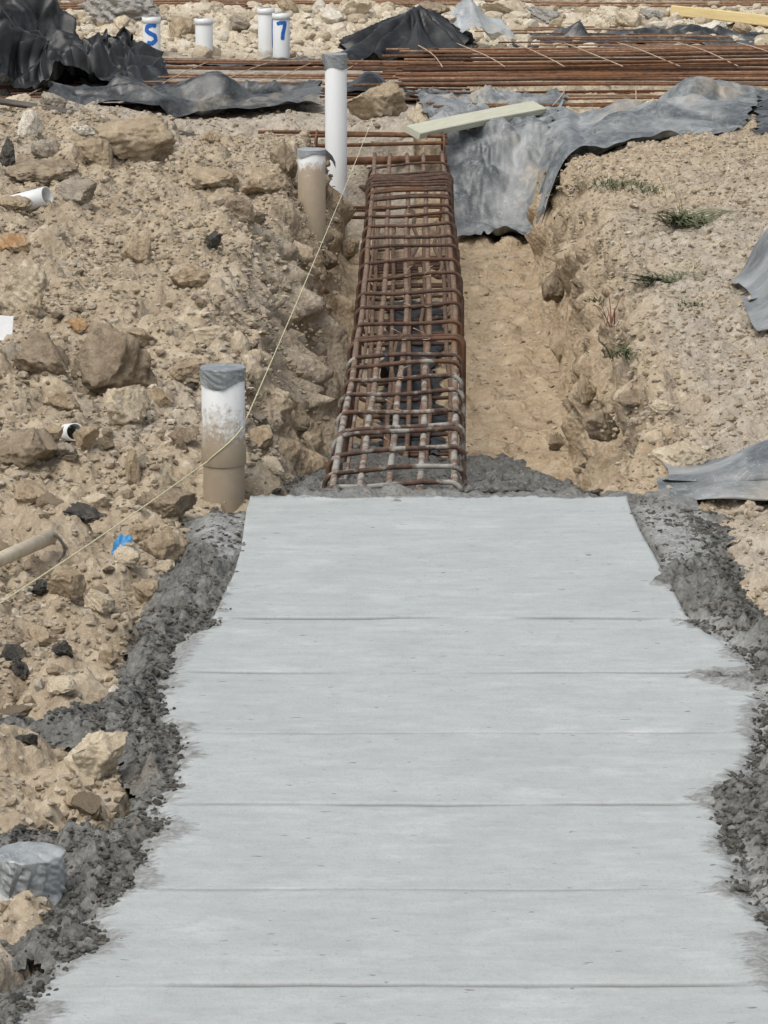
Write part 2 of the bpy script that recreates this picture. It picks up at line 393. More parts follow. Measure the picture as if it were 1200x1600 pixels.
# ------------------------------------------------------------------ spilled wet concrete
def sdf(poly, X, Y):
    """signed distance to a polygon, positive inside"""
    d = np.full(X.shape, 1e9); ins = np.zeros(X.shape, bool); n = len(poly)
    for i in range(n):
        a = poly[i]; b = poly[(i + 1) % n]; ab = b - a
        t = np.clip(((X - a[0]) * ab[0] + (Y - a[1]) * ab[1]) / (ab @ ab + 1e-12), 0, 1)
        d = np.minimum(d, np.hypot(X - a[0] - t * ab[0], Y - a[1] - t * ab[1]))
        c = (a[1] > Y) != (b[1] > Y)
        ins ^= c & (X < (b[0] - a[0]) * (Y - a[1]) / (b[1] - a[1] + 1e-12) + a[0])
    return np.where(ins, d, -d)
SPILL = [outline(p) for p in (
    # left: from the pipe down to the frame's lower edge, with the three tongues reaching out
    [(395, 772), (320, 784), (300, 796), (296, 810), (292, 850), (262, 885), (240, 915), (236, 950), (212, 975), (200, 1010), (186, 1050), (172, 1085), (178, 1100), (110, 1100), (70, 1112), (0, 1112), (-60, 1115), (-60, 1135), (0, 1132), (60, 1128), (85, 1150), (150, 1160), (190, 1180), (192, 1215), (225, 1235), (205, 1275), (160, 1292), (90, 1296), (0, 1303), (-60, 1310), (-60, 1335), (20, 1330), (90, 1335), (100, 1390), (70, 1420), (30, 1440), (40, 1470), (20, 1490), (70, 1478), (60, 1510), (20, 1535), (0, 1550), (-40, 1580), (-90, 1690), (-60, 1760),
     (0, 1620), (45, 1560), (80, 1522), (110, 1492), (158, 1470), (145, 1440), (160, 1408), (200, 1388), (217, 1350), (222, 1314), (255, 1290), (242, 1265), (274, 1220), (284, 1190), (280, 1150), (262, 1130), (248, 1090), (262, 1060), (276, 1012), (300, 992), (342, 970), (375, 906), (385, 865), (392, 800)],
    # right
    [(975, 772), (1035, 776), (1080, 792), (1120, 800), (1135, 830), (1122, 862), (1160, 872), (1150, 900), (1175, 930), (1190, 960), (1260, 985), (1300, 1100), (1330, 1250), (1420, 1500), (1480, 1700), (1400, 1760),
     (1325, 1680), (1265, 1580), (1242, 1500), (1212, 1450), (1180, 1418), (1158, 1390), (1154, 1340), (1134, 1290), (1125, 1268), (1080, 1249), (1122, 1232), (1164, 1205), (1188, 1170), (1198, 1120), (1196, 1085), (1120, 1070), (1070, 1058), (1180, 1042), (1135, 1004), (1092, 978), (1062, 962), (1048, 930), (1000, 912), (1022, 902), (1018, 884), (990, 832), (978, 800)])]
def spill_mask(X, Y):
    wx = 0.030 * fbm(X * 6, Y * 22, 3, 301); wy = 0.03 * fbm(X * 5, Y * 10, 3, 305)
    return np.maximum(sdf(SPILL[0], X + wx, Y + wy), sdf(SPILL[1], X + wx, Y + wy))
def trench_f(X, Y):
    w = np.where(Y > 8.55, 1, .5) * (0.06 * perlin(Y * 1.7, X * 1.2 + 3.3, 5) + 0.035 * perlin(Y * 5, X * 4, 6) + 0.02 * perlin(Y * 11, X * 9, 7))
    lb = np.interp(Y, [4, 8.4, 9.2, 12, 14, 16], [-.2, -.2, -.18, -.12, -.12, -.18]); lt = np.interp(Y, [4, 8.4, 9, 10.5, 12.2, 14, 16], [-.25, -.26, -.42, -.52, -.55, -.47, -.36])
    rb = np.interp(Y, [4, 8.4, 10, 12, 16], [.42, .46, .60, .645, .70]); rt = np.interp(Y, [4, 8.4, 9.4, 12, 14.5, 16], [.47, .54, .80, .84, .86, .86])
    fl = np.clip((X + w - lt) / (lb - lt), 0, 1); fr = np.clip((rt + w - X) / (rt - rb), 0, 1); fe = np.clip((16.95 + w - Y) / 0.55, 0, 1)
    fr = np.where(Y > 8.6, fr ** 1.6, fr); fl = np.where(Y > 8.6, fl ** 1.35, fl)
    f1 = np.minimum(np.minimum(fl, fr), fe)
    f2 = np.minimum(np.minimum(np.clip((X + 1.0 + w) / .25, 0, 1), np.clip((0.1 - X) / .1, 0, 1)), np.minimum(np.clip((Y - 15.7 + w) / .25, 0, 1), np.clip((16.95 + w - Y) / 0.3, 0, 1)))
    f = np.maximum(f1, f2)
    return f * f * (3 - 2 * f) * 0.6 + f * 0.4

def ground_parts(X, Y):
    f = trench_f(X, Y)
    left = X + 0.10 * perlin(Y * 1.4, X * .5, 8) * (Y > 17) < 0.15
    hl = -0.03 + 0.14 * sstep(7.6, 11.5, Y) + 0.05 * sstep(0.5, 1.4, -X) * sstep(6, 9, Y) - 0.12 * sstep(15, 17.2, Y) + 0.05 * fbm(X * 1.6, Y * 1.1, 3, 21)
    hr = -0.035 + 0.17 * sstep(8.45, 9.5, Y) + 0.10 * sstep(0.75, 1.6, X) * sstep(8.6, 10, Y) - 0.16 * sstep(13.6, 16.4, Y) + 0.03 * fbm(X * 1.3, Y * 0.9, 3, 31)
    bank = np.where(left, hl, hr)
    far = sstep(17.2, 18.2, Y)
    bank = bank * (1 - far) + far * (0.0 + 0.02 * fbm(X, Y * .7, 3, 41) + 0.12 * sstep(21.6, 22.8, Y) * (1 - sstep(23.2, 24.2, Y)) * (0.6 + 0.6 * perlin(X * 1.1, Y * .3, 77)))
    floor = -0.455 + 0.015 * fbm(X * 2.5, Y * 1.2, 3, 51)
    floor = np.where(X < -0.2, floor + 0.05, floor)
    z = bank * (1 - f) + floor * f
    return z, f, left

def ground_z(X, Y):
    z, f, left = ground_parts(X, Y)
    wall = 4 * f * (1 - f)
    rl = np.where(left, 1.0, 0.22) * (1 - f) * sstep(-.02, .05, 1 - f)
    rl = rl * (1 - 0.75 * sstep(16.9, 17.6, Y) * (1 - sstep(21, 22, Y)))
    d = rl * (0.030 * fbm(X * 5, Y * 4, 4, 61) + 0.5 * 0.13 * bumps(X, Y, 0.17, 70, 0.5) + 0.7 * 0.06 * bumps(X, Y, 0.065, 80, 0.65) + 0.8 * 0.026 * bumps(X, Y, 0.028, 90, 0.7))
    rr = (~left) * (1 - f)
    rim = (~left) * sstep(.95, .62, X) * (Y > 8.7)
    d = d - rim * (1 - f) * 0.05 * np.clip(fbm(X * 7, Y * 4, 4, 151, .6), 0, 1) + rim * 0.5 * 0.10 * bumps(X, Y, 0.12, 153, 0.5)
    d = d + rr * (0.024 * fbm(X * 6 + Y * 2, Y * 5 - X * 3, 6, 101, 0.66) + 0.45 * 0.05 * bumps(X + .3 * Y, Y, 0.06, 117, 0.35) + 0.014 * np.abs(perlin(X * 13 + Y * 5, Y * 9 - X * 6, 119)) - 0.018 * np.clip(0.12 - np.abs(perlin(X * 5 + Y, Y * 3.0, 111)), 0, 1) * 6 + 0.2 * 0.035 * bumps(X, Y, 0.045, 115, 0.4))
    d = d + f * (0.016 * fbm(X * 6, Y * 4, 5, 121, .6) + 0.3 * 0.02 * bumps(X, Y, 0.05, 125, 0.3))
    d = d + wall * (0.05 * fbm(X * 4 + 2, Y * 3.2, 4, 131, 0.55) + 0.05 * bumps(X * 0.7, Y * .8, 0.19, 141, 0.7))
    inside = (X > xl_slab(Y) - 0.07) & (X < xr_slab(Y) + 0.07) & (Y < Y_BACK + 0.05)
    d = np.where(inside, np.minimum(d, 0) - 0.03, d)
    z = np.where(inside, np.minimum(z + d, -0.05), z + d)
    q = np.hypot((X + .405) / .13, (Y - 8.36) / .22); z = np.where(q < 1, np.minimum(z, -0.02), np.where(q < 1.5, z + (np.minimum(z, -.02) - z) * (1.5 - q) * 2, z))
    near = (Y > 4.2) & (Y < 8.9) & (np.abs(X) < 1.6)          # the ground dips under the spilled concrete
    if near.any():
        sm = spill_mask(X[near], Y[near]); w = sstep(-0.03, 0.03, sm); z[near] = z[near] * (1 - w) + np.minimum(z[near], -0.045) * w
    return z, f, left

def axis(core, grow, lo, hi):
    a = list(core); s = core[1] - core[0]; x = core[0]
    while x > lo: s *= grow; x -= s; a.insert(0, x)
    s = core[-1] - core[-2]; x = core[-1]
    while x < hi: s *= grow; x += s; a.append(x)
    return np.array(a)
gx = axis(np.arange(-1.35, 1.35, 0.0085), 1.035, -60, 60)
gy = axis(np.concatenate([np.arange(4.4, 17.6, 0.019), np.arange(17.6, 26.5, 0.035)]), 1.06, -12, 120)
GX, GY = np.meshgrid(gx, gy, indexing='xy')           # rows along Y
GZ, GF, GL = ground_z(GX, GY)
wm = np.clip(4.5 * GF * (1 - GF), 0, 1) * (GY > 8.5) * (GY < 16.4)
push = 0.07 * fbm(GY * 3.5, GZ * 6, 5, 161, .6) + 0.10 * bumps(GY, GZ * 1.2, 0.15, 163, .7) + 0.5 * 0.06 * bumps(GY, GZ, 0.06, 167, .7) - 0.05
GX2 = GX + wm * push * np.where(GX < .2, 1.0, -1.0)
def H(x, y):
    x = np.asarray(x, float); y = np.asarray(y, float)
    i = np.clip(np.searchsorted(gx, x) - 1, 0, len(gx) - 2); j = np.clip(np.searchsorted(gy, y) - 1, 0, len(gy) - 2)
    u = np.clip((x - gx[i]) / (gx[i + 1] - gx[i]), 0, 1); v = np.clip((y - gy[j]) / (gy[j + 1] - gy[j]), 0, 1)
    return (GZ[j, i] * (1 - u) + GZ[j, i + 1] * u) * (1 - v) + (GZ[j + 1, i] * (1 - u) + GZ[j + 1, i + 1] * u) * v

g_sandy = np.clip(GF * 1.6, 0, 1) * (1 - 0.3 * sstep(.2, .6, perlin(GX * 3, GY * 2, 9)))
g_sandy = np.maximum(g_sandy, (~GL) * sstep(0.55, 0.2, np.abs(GX - .75) + 0.1 * perlin(GX * 4, GY * 2, 12)) * 0.8 * (GY > 8.4))
g_sandy = np.maximum(g_sandy, (~GL) * 0.45 * sstep(12.5, 15, GY))
g_grey = np.maximum((~GL) * sstep(0.72, 0.95, GX) * sstep(15, 11, GY) * (0.85 + .5 * perlin(GX * 3, GY * 1.5, 14)), GL * 0.9 * sstep(15.6, 17.0, GY + .4 * perlin(GX * 3, GY, 15)))
g_grey = np.clip(np.maximum(g_grey, GL * 0.5 * sstep(0.1, 0.5, perlin(GX * 1.5, GY * .9, 16))), 0, 1) * (1 - sstep(20.5, 21.5, GY))
g_pale = np.maximum(sstep(20.8, 21.6, GY), 0.55 * (~GL) * sstep(17.2, 18, GY))
gm = new_mesh('ground', np.stack([GX2, GY, GZ], -1).reshape(-1, 3), gridF(len(gy), len(gx)), M['ground'], True, dict(sandy=g_sandy, grey=g_grey, pale=g_pale, crust=(~GL) * (1 - np.clip(GF * 2, 0, 1)) * sstep(8.4, 8.8, GY) * sstep(17.5, 16.5, GY)))
tag(link('ground', gm), kind='structure')
# ------------------------------------------------------------------ the poured footing
JOINTS = [P(600, y)[1] for y in (1540, 1390, 1258, 1146, 1052, 968)]
def build_slab():
    ys = list(np.arange(Y_FRONT, Y_BACK, 0.012))
    gro = {}
    for k, yj in enumerate(JOINTS):
        ys = [y for y in ys if abs(y - yj) > 0.012]
        for d, g in ((-.007, 0), (-.0028, 1), (.0028, 1), (.007, 0)):
            ys.append(yj + d); gro[round(yj + d, 5)] = g
    ys = np.array(sorted(ys)); n = len(ys); m = 150
    u = np.linspace(0, 1, m)
    wob = 0.018 * perlin(ys * 26, ys * 0 + .5, 201) * (ys < 6.85); wob2 = 0.018 * perlin(ys * 26, ys * 0 + .5, 203) * (ys < 6.85)
    xl = xl_slab(ys) + wob; xr = xr_slab(ys) + wob2
    X = xl[:, None] + (xr - xl)[:, None] * u[None]; Y = np.repeat(ys[:, None], m, 1).copy()
    G = np.array([gro.get(round(y, 5), 0) for y in ys])[:, None] * np.ones((1, m))
    Y += 0.006 * perlin(X * 1.2, Y * .8, 205) + 0.0016 * perlin(X * 14, Y * .8, 206)
    Y += 0.03 * perlin(X * 5, Y * 0, 216) * sstep(Y_BACK - 0.12, Y_BACK, Y)
    depth = np.clip(0.8 + 1.0 * fbm(X * 3.2, Y * 3, 3, 207), 0, 1) * sstep(0.0, .12, u)[None] * sstep(1.0, .86, u)[None]
    Z = 0.0028 * fbm(X * 1.5, Y * 5, 4, 209) + 0.0007 * perlin(X * 7, Y * 40, 211)
    step = np.zeros(n)
    for k, yj in enumerate(JOINTS): step += np.where(ys > yj, (0.0016, -0.0012, 0.0016, -0.0016, 0.0012, 0.0034)[k], 0)
    Z += step[:, None] - 0.0045 * G * depth
    e = np.minimum(X - xl[:, None], xr[:, None] - X)
    formed = (ys > JOINTS[-1])[:, None]
    edge = np.where(formed, 0.0, 0.9 * sstep(0.11, 0.0, e + 0.06 * perlin(X * 3, Y * 6, 214)))
    sp = spill_mask(X, Y); edge = np.maximum(edge, 0.95 * np.where(formed, sstep(-0.005, 0.02, sp) * (Y < 7.55), sstep(-0.035, 0.015, sp)))
    edge = np.maximum(edge, sstep(Y_BACK - 0.05, Y_BACK, Y) * 0.8)
    Z += np.where(formed, 0, -0.012 * sstep(0.05, 0.0, e))
    Z += np.clip(edge, 0, 1) * 0.012 * np.abs(fbm(X * 30, Y * 40, 3, 217))
    V = np.stack([X, Y, Z], -1)
    # skirt round the border down into the ground
    V = V.reshape(-1, 3); F = gridF(n, m)
    idx = np.arange(n * m).reshape(n, m); loop = np.concatenate([idx[0], idx[1:, -1], idx[-1, -2::-1], idx[-2:0:-1, 0]])
    b = V[loop].copy(); b[:, 2] = -0.13; k0 = len(V); L = len(loop); j = np.arange(L)
    F = np.vstack([F, np.stack([loop, k0 + j, k0 + (j + 1) % L, np.roll(loop, -1)], -1)])
    V = np.vstack([V, b])
    pad = lambda a, v: np.concatenate([a.ravel(), np.full(L, v)])
    return single('concrete_footing', V, F[:, ::-1], M['slab'], (0.15, 6.4, 0), 'freshly screeded pale grey concrete footing with straight cross lines filling the near trench', 'concrete footing', attrs=dict(edge=pad(edge, 0.7), groove=pad(G * depth * .7, 0)))
slab = build_slab()

APRON = [outline(p) for p in ([(985, 782), (1040, 778), (1125, 805), (1120, 850), (1105, 885), (1035, 890)], [(1072, 962), (1130, 968), (1165, 1000), (1205, 1045), (1150, 1048), (1110, 1000)], [(1150, 1072), (1225, 1080), (1205, 1170), (1205, 1195), (1130, 1225), (1140, 1130)], [(1110, 1258), (1170, 1310), (1215, 1390), (1230, 1460), (1150, 1425), (1120, 1340)], [(1200, 1480), (1260, 1500), (1320, 1680), (1260, 1680), (1220, 1560)], [(390, 782), (318, 778), (298, 800), (300, 835), (345, 885), (378, 862)])]
def build_spill():
    x = np.arange(-1.25, 1.42, 0.0062); y = np.arange(4.3, 8.75, 0.0125)
    X, Y = np.meshgrid(x, y); s = spill_mask(X, Y); g = H(X, Y)
    base = np.maximum(g, np.where((X > xl_slab(Y)) & (X < xr_slab(Y)) & (Y < Y_BACK), 0.0, -1))
    t = sstep(-0.012, 0.07, s)
    lump = 0.45 * 0.05 * bumps(X, Y, 0.06, 311, 0.5) + 0.8 * 0.027 * bumps(X * .8, Y, 0.030, 315, 0.8) + 1.0 * 0.016 * bumps(X, Y, 0.018, 319, 0.9) + 0.012 * fbm(X * 24, Y * 18, 5, 321, .7)
    # trowelled grey smear beside the formed end of the slab
    ap = np.max([sdf(a, X + 0.02 * fbm(X * 8, Y * 9, 3, 327), Y + 0.04 * fbm(X * 7, Y * 5, 3, 328)) for a in APRON], 0)
    sm = sstep(-0.02, 0.03, ap) * np.clip(0.9 + 0.35 * fbm(X * 16, Y * 9, 4, 329, .7), 0, 1)
    z = -0.022 + 0.026 * t + 0.012 * perlin(X * 6, Y * 4, 331) + lump * (0.35 + 0.75 * t) * (1 - 0.88 * sm) + 0.015 * sstep(.08, .22, s) * (1 - sm) - 0.035 * sstep(.20, .10, np.hypot(X + .405, Y - 8.47))
    on = (X > xl_slab(Y)) & (X < xr_slab(Y)); z = np.where(on, -0.009 + 0.013 * t + lump * (.25 + .5 * t), z)
    global SPX, SPY, SPZ
    SPX, SPY, SPZ = x, y, np.maximum(np.where(s > -.02, z, -9), base)
    keep = s > -0.02
    idx = -np.ones(X.shape, int); idx[keep] = np.arange(keep.sum())
    F = gridF(*X.shape); ok = keep.ravel()[F].all(1); F = idx.ravel()[F[ok]]
    V = np.stack([X, Y, z], -1)[keep]
    return V, F[:, ::1], sm[keep]
sv, sf, ssm = build_spill()
spill = link('spilled_concrete', new_mesh('spilled_concrete', sv, sf, M['wet'], True, dict(smear=ssm)))
tag(spill, 'dark crumbly wet concrete spilled along both edges of the screeded footing', 'wet concrete', kind='stuff')

def build_slump():
    x = np.arange(-0.33, 0.80, 0.0065); y = np.arange(8.30, 11.9, 0.014)
    X, Y = np.meshgrid(x, y); g = H(X, Y)
    top = -0.012 - 0.45 * np.clip((Y - 8.55) / (2.75 + 0.25 * perlin(X * 3, Y * .3, 341) - 0.9 * sstep(.35, .7, X)), 0, 1.3) ** 0.85
    top = top - 0.25 * sstep(-.22, -.31, X + .05 * perlin(Y * 9, X * 4, 359))
    lump = 0.55 * 0.055 * bumps(X, Y, 0.06, 345, 0.8) + 0.6 * 0.03 * bumps(X, Y, 0.032, 349, 0.9) + 0.5 * 0.014 * bumps(X, Y, 0.016, 353, 0.9)
    z = top + lump * sstep(8.40, 8.62, Y) + 0.02 * perlin(X * 4, Y * 3, 357)
    z = np.where(Y < Y_BACK - .07 + .05 * perlin(X * 7, Y * 0, 361), np.minimum(z, -0.03), z + .012 * sstep(8.7, 8.5, Y) * (.5 + perlin(X * 9, Y * 9, 358)))
    keep = z > g - 0.03
    idx = -np.ones(X.shape, int); idx[keep] = np.arange(keep.sum())
    F = gridF(*X.shape); ok = keep.ravel()[F].all(1); F = idx.ravel()[F[ok]]
    return np.stack([X, Y, z], -1)[keep], F, (0.35 * sstep(8.62, 8.48, Y) * np.ones_like(X))[keep]
uv, uf, usm = build_slump()
slump = link('concrete_slump', new_mesh('concrete_slump', uv, uf, M['wet'], True, dict(smear=usm)))
tag(slump, 'dark wet concrete slumping into the open trench round the foot of the cage', 'wet concrete', kind='stuff')
def SURF(x, y):
    """ground or spilled concrete, whichever is on top (points)"""
    return H(x, y)

# ------------------------------------------------------------------ stones
def ico(n):
    bm = bmesh.new(); bmesh.ops.create_icosphere(bm, subdivisions=n, radius=1.0)
    V = np.array([v.co[:] for v in bm.verts]); F = np.array([[v.index for v in f.verts] for f in bm.faces]); bm.free()
    return V, F
ICO = {n: ico(n) for n in (1, 2, 3, 5)}
def rock(seed, sub=3, cuts=12, rough=0.05, deep=0.55):
    """angular stone: a ball with random flats cut off it; bounding box -1..1"""
    r = np.random.default_rng(seed); V, F = ICO[sub]; V = V.copy()
    for _ in range(cuts):
        n = r.normal(size=3); n /= np.linalg.norm(n); d = r.uniform(deep, 0.88)
        k = V @ n - d; V -= np.where(k > 0, k, 0)[:, None] * n
    if rough and sub > 4: V *= (1 + 0.35 * rough * (np.abs(perlin(V[:, 0] * 3.1 + V[:, 1] * 2 + seed, V[:, 2] * 4.1 - V[:, 1] * 2.3, 7)) * -2 + perlin(V[:, 0] * 9 - V[:, 2] * 4, V[:, 1] * 9 + V[:, 2] * 6, 8)))[:, None]
    if rough:
        o = r.uniform(-50, 50, 2)
        f = fbm(V[:, 0] * 2.2 + V[:, 2] * 1.3 + o[0], V[:, 1] * 2.2 - V[:, 2] * 1.7 + o[1], 5, seed % 97, 0.6)
        V *= (1 + rough * f)[:, None]
    lo, hi = V.min(0), V.max(0); V = (V - (lo + hi) / 2) / ((hi - lo) / 2)
    return V, F

def rotz(V, a, b=0.0, c=0.0):
    R = np.array(Matrix.Rotation(a, 3, 'Z') @ Matrix.Rotation(b, 3, 'X') @ Matrix.Rotation(c, 3, 'Y')); return V @ R.T

# px, py of the base, width and height in photo pixels, stone, roll, label
ROCKS = [
    (205, 258, 135, 74, 'tan', 0.0, 'broad tan rock slab half buried below the black plastic sheet', 0.9),
    (48, 212, 38, 40, 'white', 0.3, 'small white square block at the far left below the dark strip'),
    (20, 176, 75, 22, 'cream', 0.0, 'long cream stone on the far left under the black plastic heap'),
    (82, 172, 44, 26, 'grey', 0.1, 'blocky grey stone beside the dark strip under the plastic heap'),
    (128, 216, 40, 16, 'white', 0.0, 'flat white stone left of the broad tan slab'),
    (12, 262, 34, 44, 'dark', 0.2, 'dark grey stone standing at the left edge of the photo near the broken pipe'),
    (70, 250, 48, 34, 'grey', 0.2, 'grey angular stone above the half buried white pipe stub'),
    (62, 285, 120, 22, 'brown', 0.0, 'long brown slab lying above the white pipe stub'),
    (330, 228, 32, 22, 'tan', 0.2, 'small tan block beside the short dark strip'),
    (267, 238, 22, 18, 'white', 0.0, 'little white chip at the right end of the broad tan slab'),
    (42, 492, 82, 62, 'cream', 0.2, 'bright cream angular rock on the left bank near the edge of the photo', 1.3),
    (120, 522, 38, 24, 'orange', 0.1, 'small orange faced stone right of the bright cream rock'),
    (64, 594, 92, 60, 'brown', 0.35, 'flat brown grey slab leaning left of the biggest boulder'),
    (178, 622, 150, 78, 'brown', 0.22, 'biggest brown boulder with flat tilted top on the left bank', 1.25),
    (193, 668, 82, 66, 'cream', 0.35, 'pale angular limestone rock in front of the biggest boulder'),
    (250, 640, 44, 34, 'tan', 0.0, 'rounded tan stone between the pale limestone and the front pipe'),
    (35, 732, 110, 60, 'brown', 0.1, 'brown grey boulder at the left edge below the little pipe end'),
    (78, 722, 44, 24, 'tan', 0.0, 'flat oval stone lying on top of the brown grey boulder at left edge'),
    (130, 706, 44, 46, 'tan', 0.3, 'tan stone covering the little white pipe end'),
    (100, 722, 40, 22, 'grey', 0.1, 'small grey stone next to the flat oval stone'),
    (262, 818, 94, 66, 'brown', 0.15, 'rough brown rock beside the foot of the front pipe', 0.75),
    (205, 768, 30, 58, 'tan', 0.1, 'narrow upright tan stone on the left bank'),
    (222, 742, 24, 30, 'grey', 0.2, 'small grey stone caught behind the narrow upright one'),
    (254, 880, 74, 46, 'tan', 0.5, 'tilted tan rock at the edge of the dark concrete right of the blue scrap'),
    (222, 850, 46, 30, 'tan', 0.0, 'rounded tan stone right above the tilted tan rock'),
    (197, 896, 50, 32, 'cream', 0.1, 'cream stone just below the blue scrap'),
    (258, 900, 32, 22, 'cream', 0.0, 'small cream stone under the tilted tan rock'),
    (106, 948, 62, 42, 'tan', 0.3, 'pale tan slab stone below the fallen conduit'),
    (156, 966, 50, 38, 'cream', 0.0, 'rounded cream rock among pebbles left of the dark concrete'),
    (228, 950, 44, 36, 'tan', 0.0, 'rounded stone half covered by the dark concrete edge'),
    (146, 1222, 98, 66, 'cream', 0.15, 'large pale rock sitting between two tongues of dark concrete', 1.15),
    (180, 1094, 30, 20, 'white', 0.0, 'little white stone on the rim of the upper dark concrete tongue'),
    (95, 1092, 60, 20, 'cream', 0.0, 'flat cream stone above the upper dark concrete tongue'),
    (170, 1040, 34, 26, 'tan', 0.2, 'tan stone with dark hollow beside the concrete edge'),
    (214, 414, 46, 52, 'tan', 0.5, 'pointed tan slab leaning on the middle of the left bank'),
    (446, 282, 44, 44, 'brown', 0.1, 'round brown rock at the trench rim left of the muddy pipe', 1.2),
    (410, 305, 70, 40, 'tan', 0.1, 'tan boulder under the round brown rock at the trench rim'),
    (542, 408, 34, 36, 'tan', 0.4, 'tan stone at the trench wall below the tall white pipe'),
    (515, 420, 30, 30, 'brown', 0.2, 'brown stone in the trench wall left of the cage'),
    (586, 186, 98, 50, 'tan', 0.1, 'big rounded tan boulder right of the tall white pipe', 1.1),
    (405, 706, 46, 44, 'tan', 0.2, 'tan stone on the trench rim right of the front pipe'),
    (424, 742, 46, 26, 'cream', 0.2, 'cream stone beside the wet concrete right of the front pipe'),
    (918, 632, 32, 40, 'tan', 0.2, 'tan stone stuck in the right trench wall'),
    (872, 706, 26, 28, 'brown', 0.2, 'dark brown stone low in the right trench wall'),
    (1178, 942, 30, 18, 'cream', 0.0, 'small cream stone on the dark concrete at the right edge'),
    (1035, 650, 40, 20, 'cream', 0.0, 'flat cream stone on top of the right bank'),
    (130, 818, 66, 26, 'dark', 0.0, 'dark concrete splat lying on the left bank above the conduit'),
    (18, 1040, 44, 34, 'dark', 0.2, 'dark round lump at the left edge above the pale soil'),
    (30, 1062, 36, 28, 'dark', 0.1, 'dark angular lump under the dark round one at the left edge'),
    (97, 1042, 42, 26, 'dark', 0.2, 'dark stone standing alone left of the concrete edge'),
    (42, 1172, 36, 20, 'dark', 0.0, 'small dark lump between the two concrete tongues'),
    (60, 936, 60, 26, 'dark', 0.0, 'low dark lump under the yellow string at the left'),
    (20, 330, 60, 20, 'tan', 0.0, 'low tan stone under the white pipe stub at the left edge'),
    (118, 318, 70, 34, 'grey', 0.1, 'grey clod right of the mouth of the white pipe stub'),
    (150, 262, 70, 40, 'tan', 0.3, 'tan block just below the left half of the broad tan slab'),
    (330, 300, 90, 36, 'tan', 0.1, 'long tan clod right of centre on the upper left bank'),
    (20, 395, 56, 30, 'orange', 0.3, 'orange brown stone at the left edge above the bright cream rock'),
    (375, 345, 60, 30, 'brown', 0.2, 'brown clod near the trench rim left of the muddy pipe'),
    (330, 395, 26, 34, 'dark', 0.4, 'dark upright stone on the left bank below the muddy pipe'),
    (300, 455, 70, 34, 'tan', 0.1, 'tan clod in the middle of the left bank'),
    (325, 545, 56, 34, 'cream', 0.2, 'cream clod left of the string on the left bank'),
    (290, 600, 60, 34, 'tan', 0.0, 'tan clod close above the front pipe'),
    (210, 545, 60, 28, 'tan', 0.2, 'tan slab stone above the biggest boulder'),
    (20, 565, 50, 30, 'grey', 0.2, 'grey stone at the left edge beside the flat brown grey slab'),
    (95, 650, 60, 34, 'tan', 0.1, 'tan clod below the flat brown grey slab'),
    (45, 790, 70, 34, 'tan', 0.1, 'tan clod above the fallen conduit'),
    (150, 800, 46, 26, 'cream', 0.2, 'cream stone above the dark concrete splat'),
    (285, 700, 50, 30, 'brown', 0.2, 'brown stone left of the front pipe'),
    (60, 1010, 60, 26, 'tan', 0.1, 'tan clod above the pair of dark lumps'),
    (120, 1270, 46, 22, 'tan', 0.1, 'tan stone between the pale rock and the lower concrete tongue'),
    (940, 690, 60, 44, 'brown', 0.2, 'brown clod breaking out of the right trench wall', 1.1),
    (905, 655, 50, 40, 'tan', 0.3, 'broken tan clod on the right trench wall'),
    (880, 560, 44, 40, 'tan', 0.3, 'tan clod in the right trench wall below the weeds', 1.1),
    (868, 470, 44, 44, 'brown', 0.2, 'brown clod in the right wall near the head of the trench', 1.1),
    (1060, 735, 90, 40, 'cream', 0.1, 'pale clod in the right bank above the plastic roll'),
    (990, 640, 60, 26, 'brown', 0.1, 'dark crumbly clod on the rim of the right bank'),
    # beyond the mats of steel
    (192, 32, 148, 40, 'conc', 0.0, 'wide rough lump of old concrete behind the blue S pipe'),
    (190, 48, 26, 22, 'cream', 0.1, 'small cream block left of the blue S pipe'),
    (285, 60, 46, 32, 'tan', 0.0, 'tan stone between the blue S pipe and the blank white pipe'),
    (375, 52, 40, 30, 'grey', 0.0, 'grey stone left of the paired white pipes'),
    (498, 20, 24, 20, 'white', 0.0, 'small white stone on top of the rubble ridge'),
    (555, 32, 46, 38, 'cream', 0.3, 'tilted cream block on top of the rubble ridge'),
    (520, 40, 44, 26, 'white', 0.1, 'white stone left of the tilted cream block'),
    (448, 24, 36, 24, 'tan', 0.0, 'tan stone above the blue 7 pipe'),
    (676, 26, 52, 20, 'brown', 0.0, 'brown block above the black draped mound'),
    (792, 28, 74, 26, 'cream', 0.1, 'large cream boulder right of the film wrapped pipe'),
    (738, 30, 36, 24, 'white', 0.2, 'white angular stone behind the film wrapped pipe'),
    (850, 36, 54, 22, 'conc', 0.1, 'grey rough stone left of the oxide coloured plank'),
    (985, 44, 50, 28, 'cream', 0.0, 'cream stone below the oxide coloured plank'),
    (1020, 34, 40, 18, 'conc', 0.2, 'pale grey slab stone right below the oxide coloured plank'),
    (1110, 58, 60, 20, 'white', 0.0, 'white stone under the yellow timber'),
    (1160, 54, 30, 18, 'tan', 0.0, 'pinkish tan stone under the yellow timber'),
]
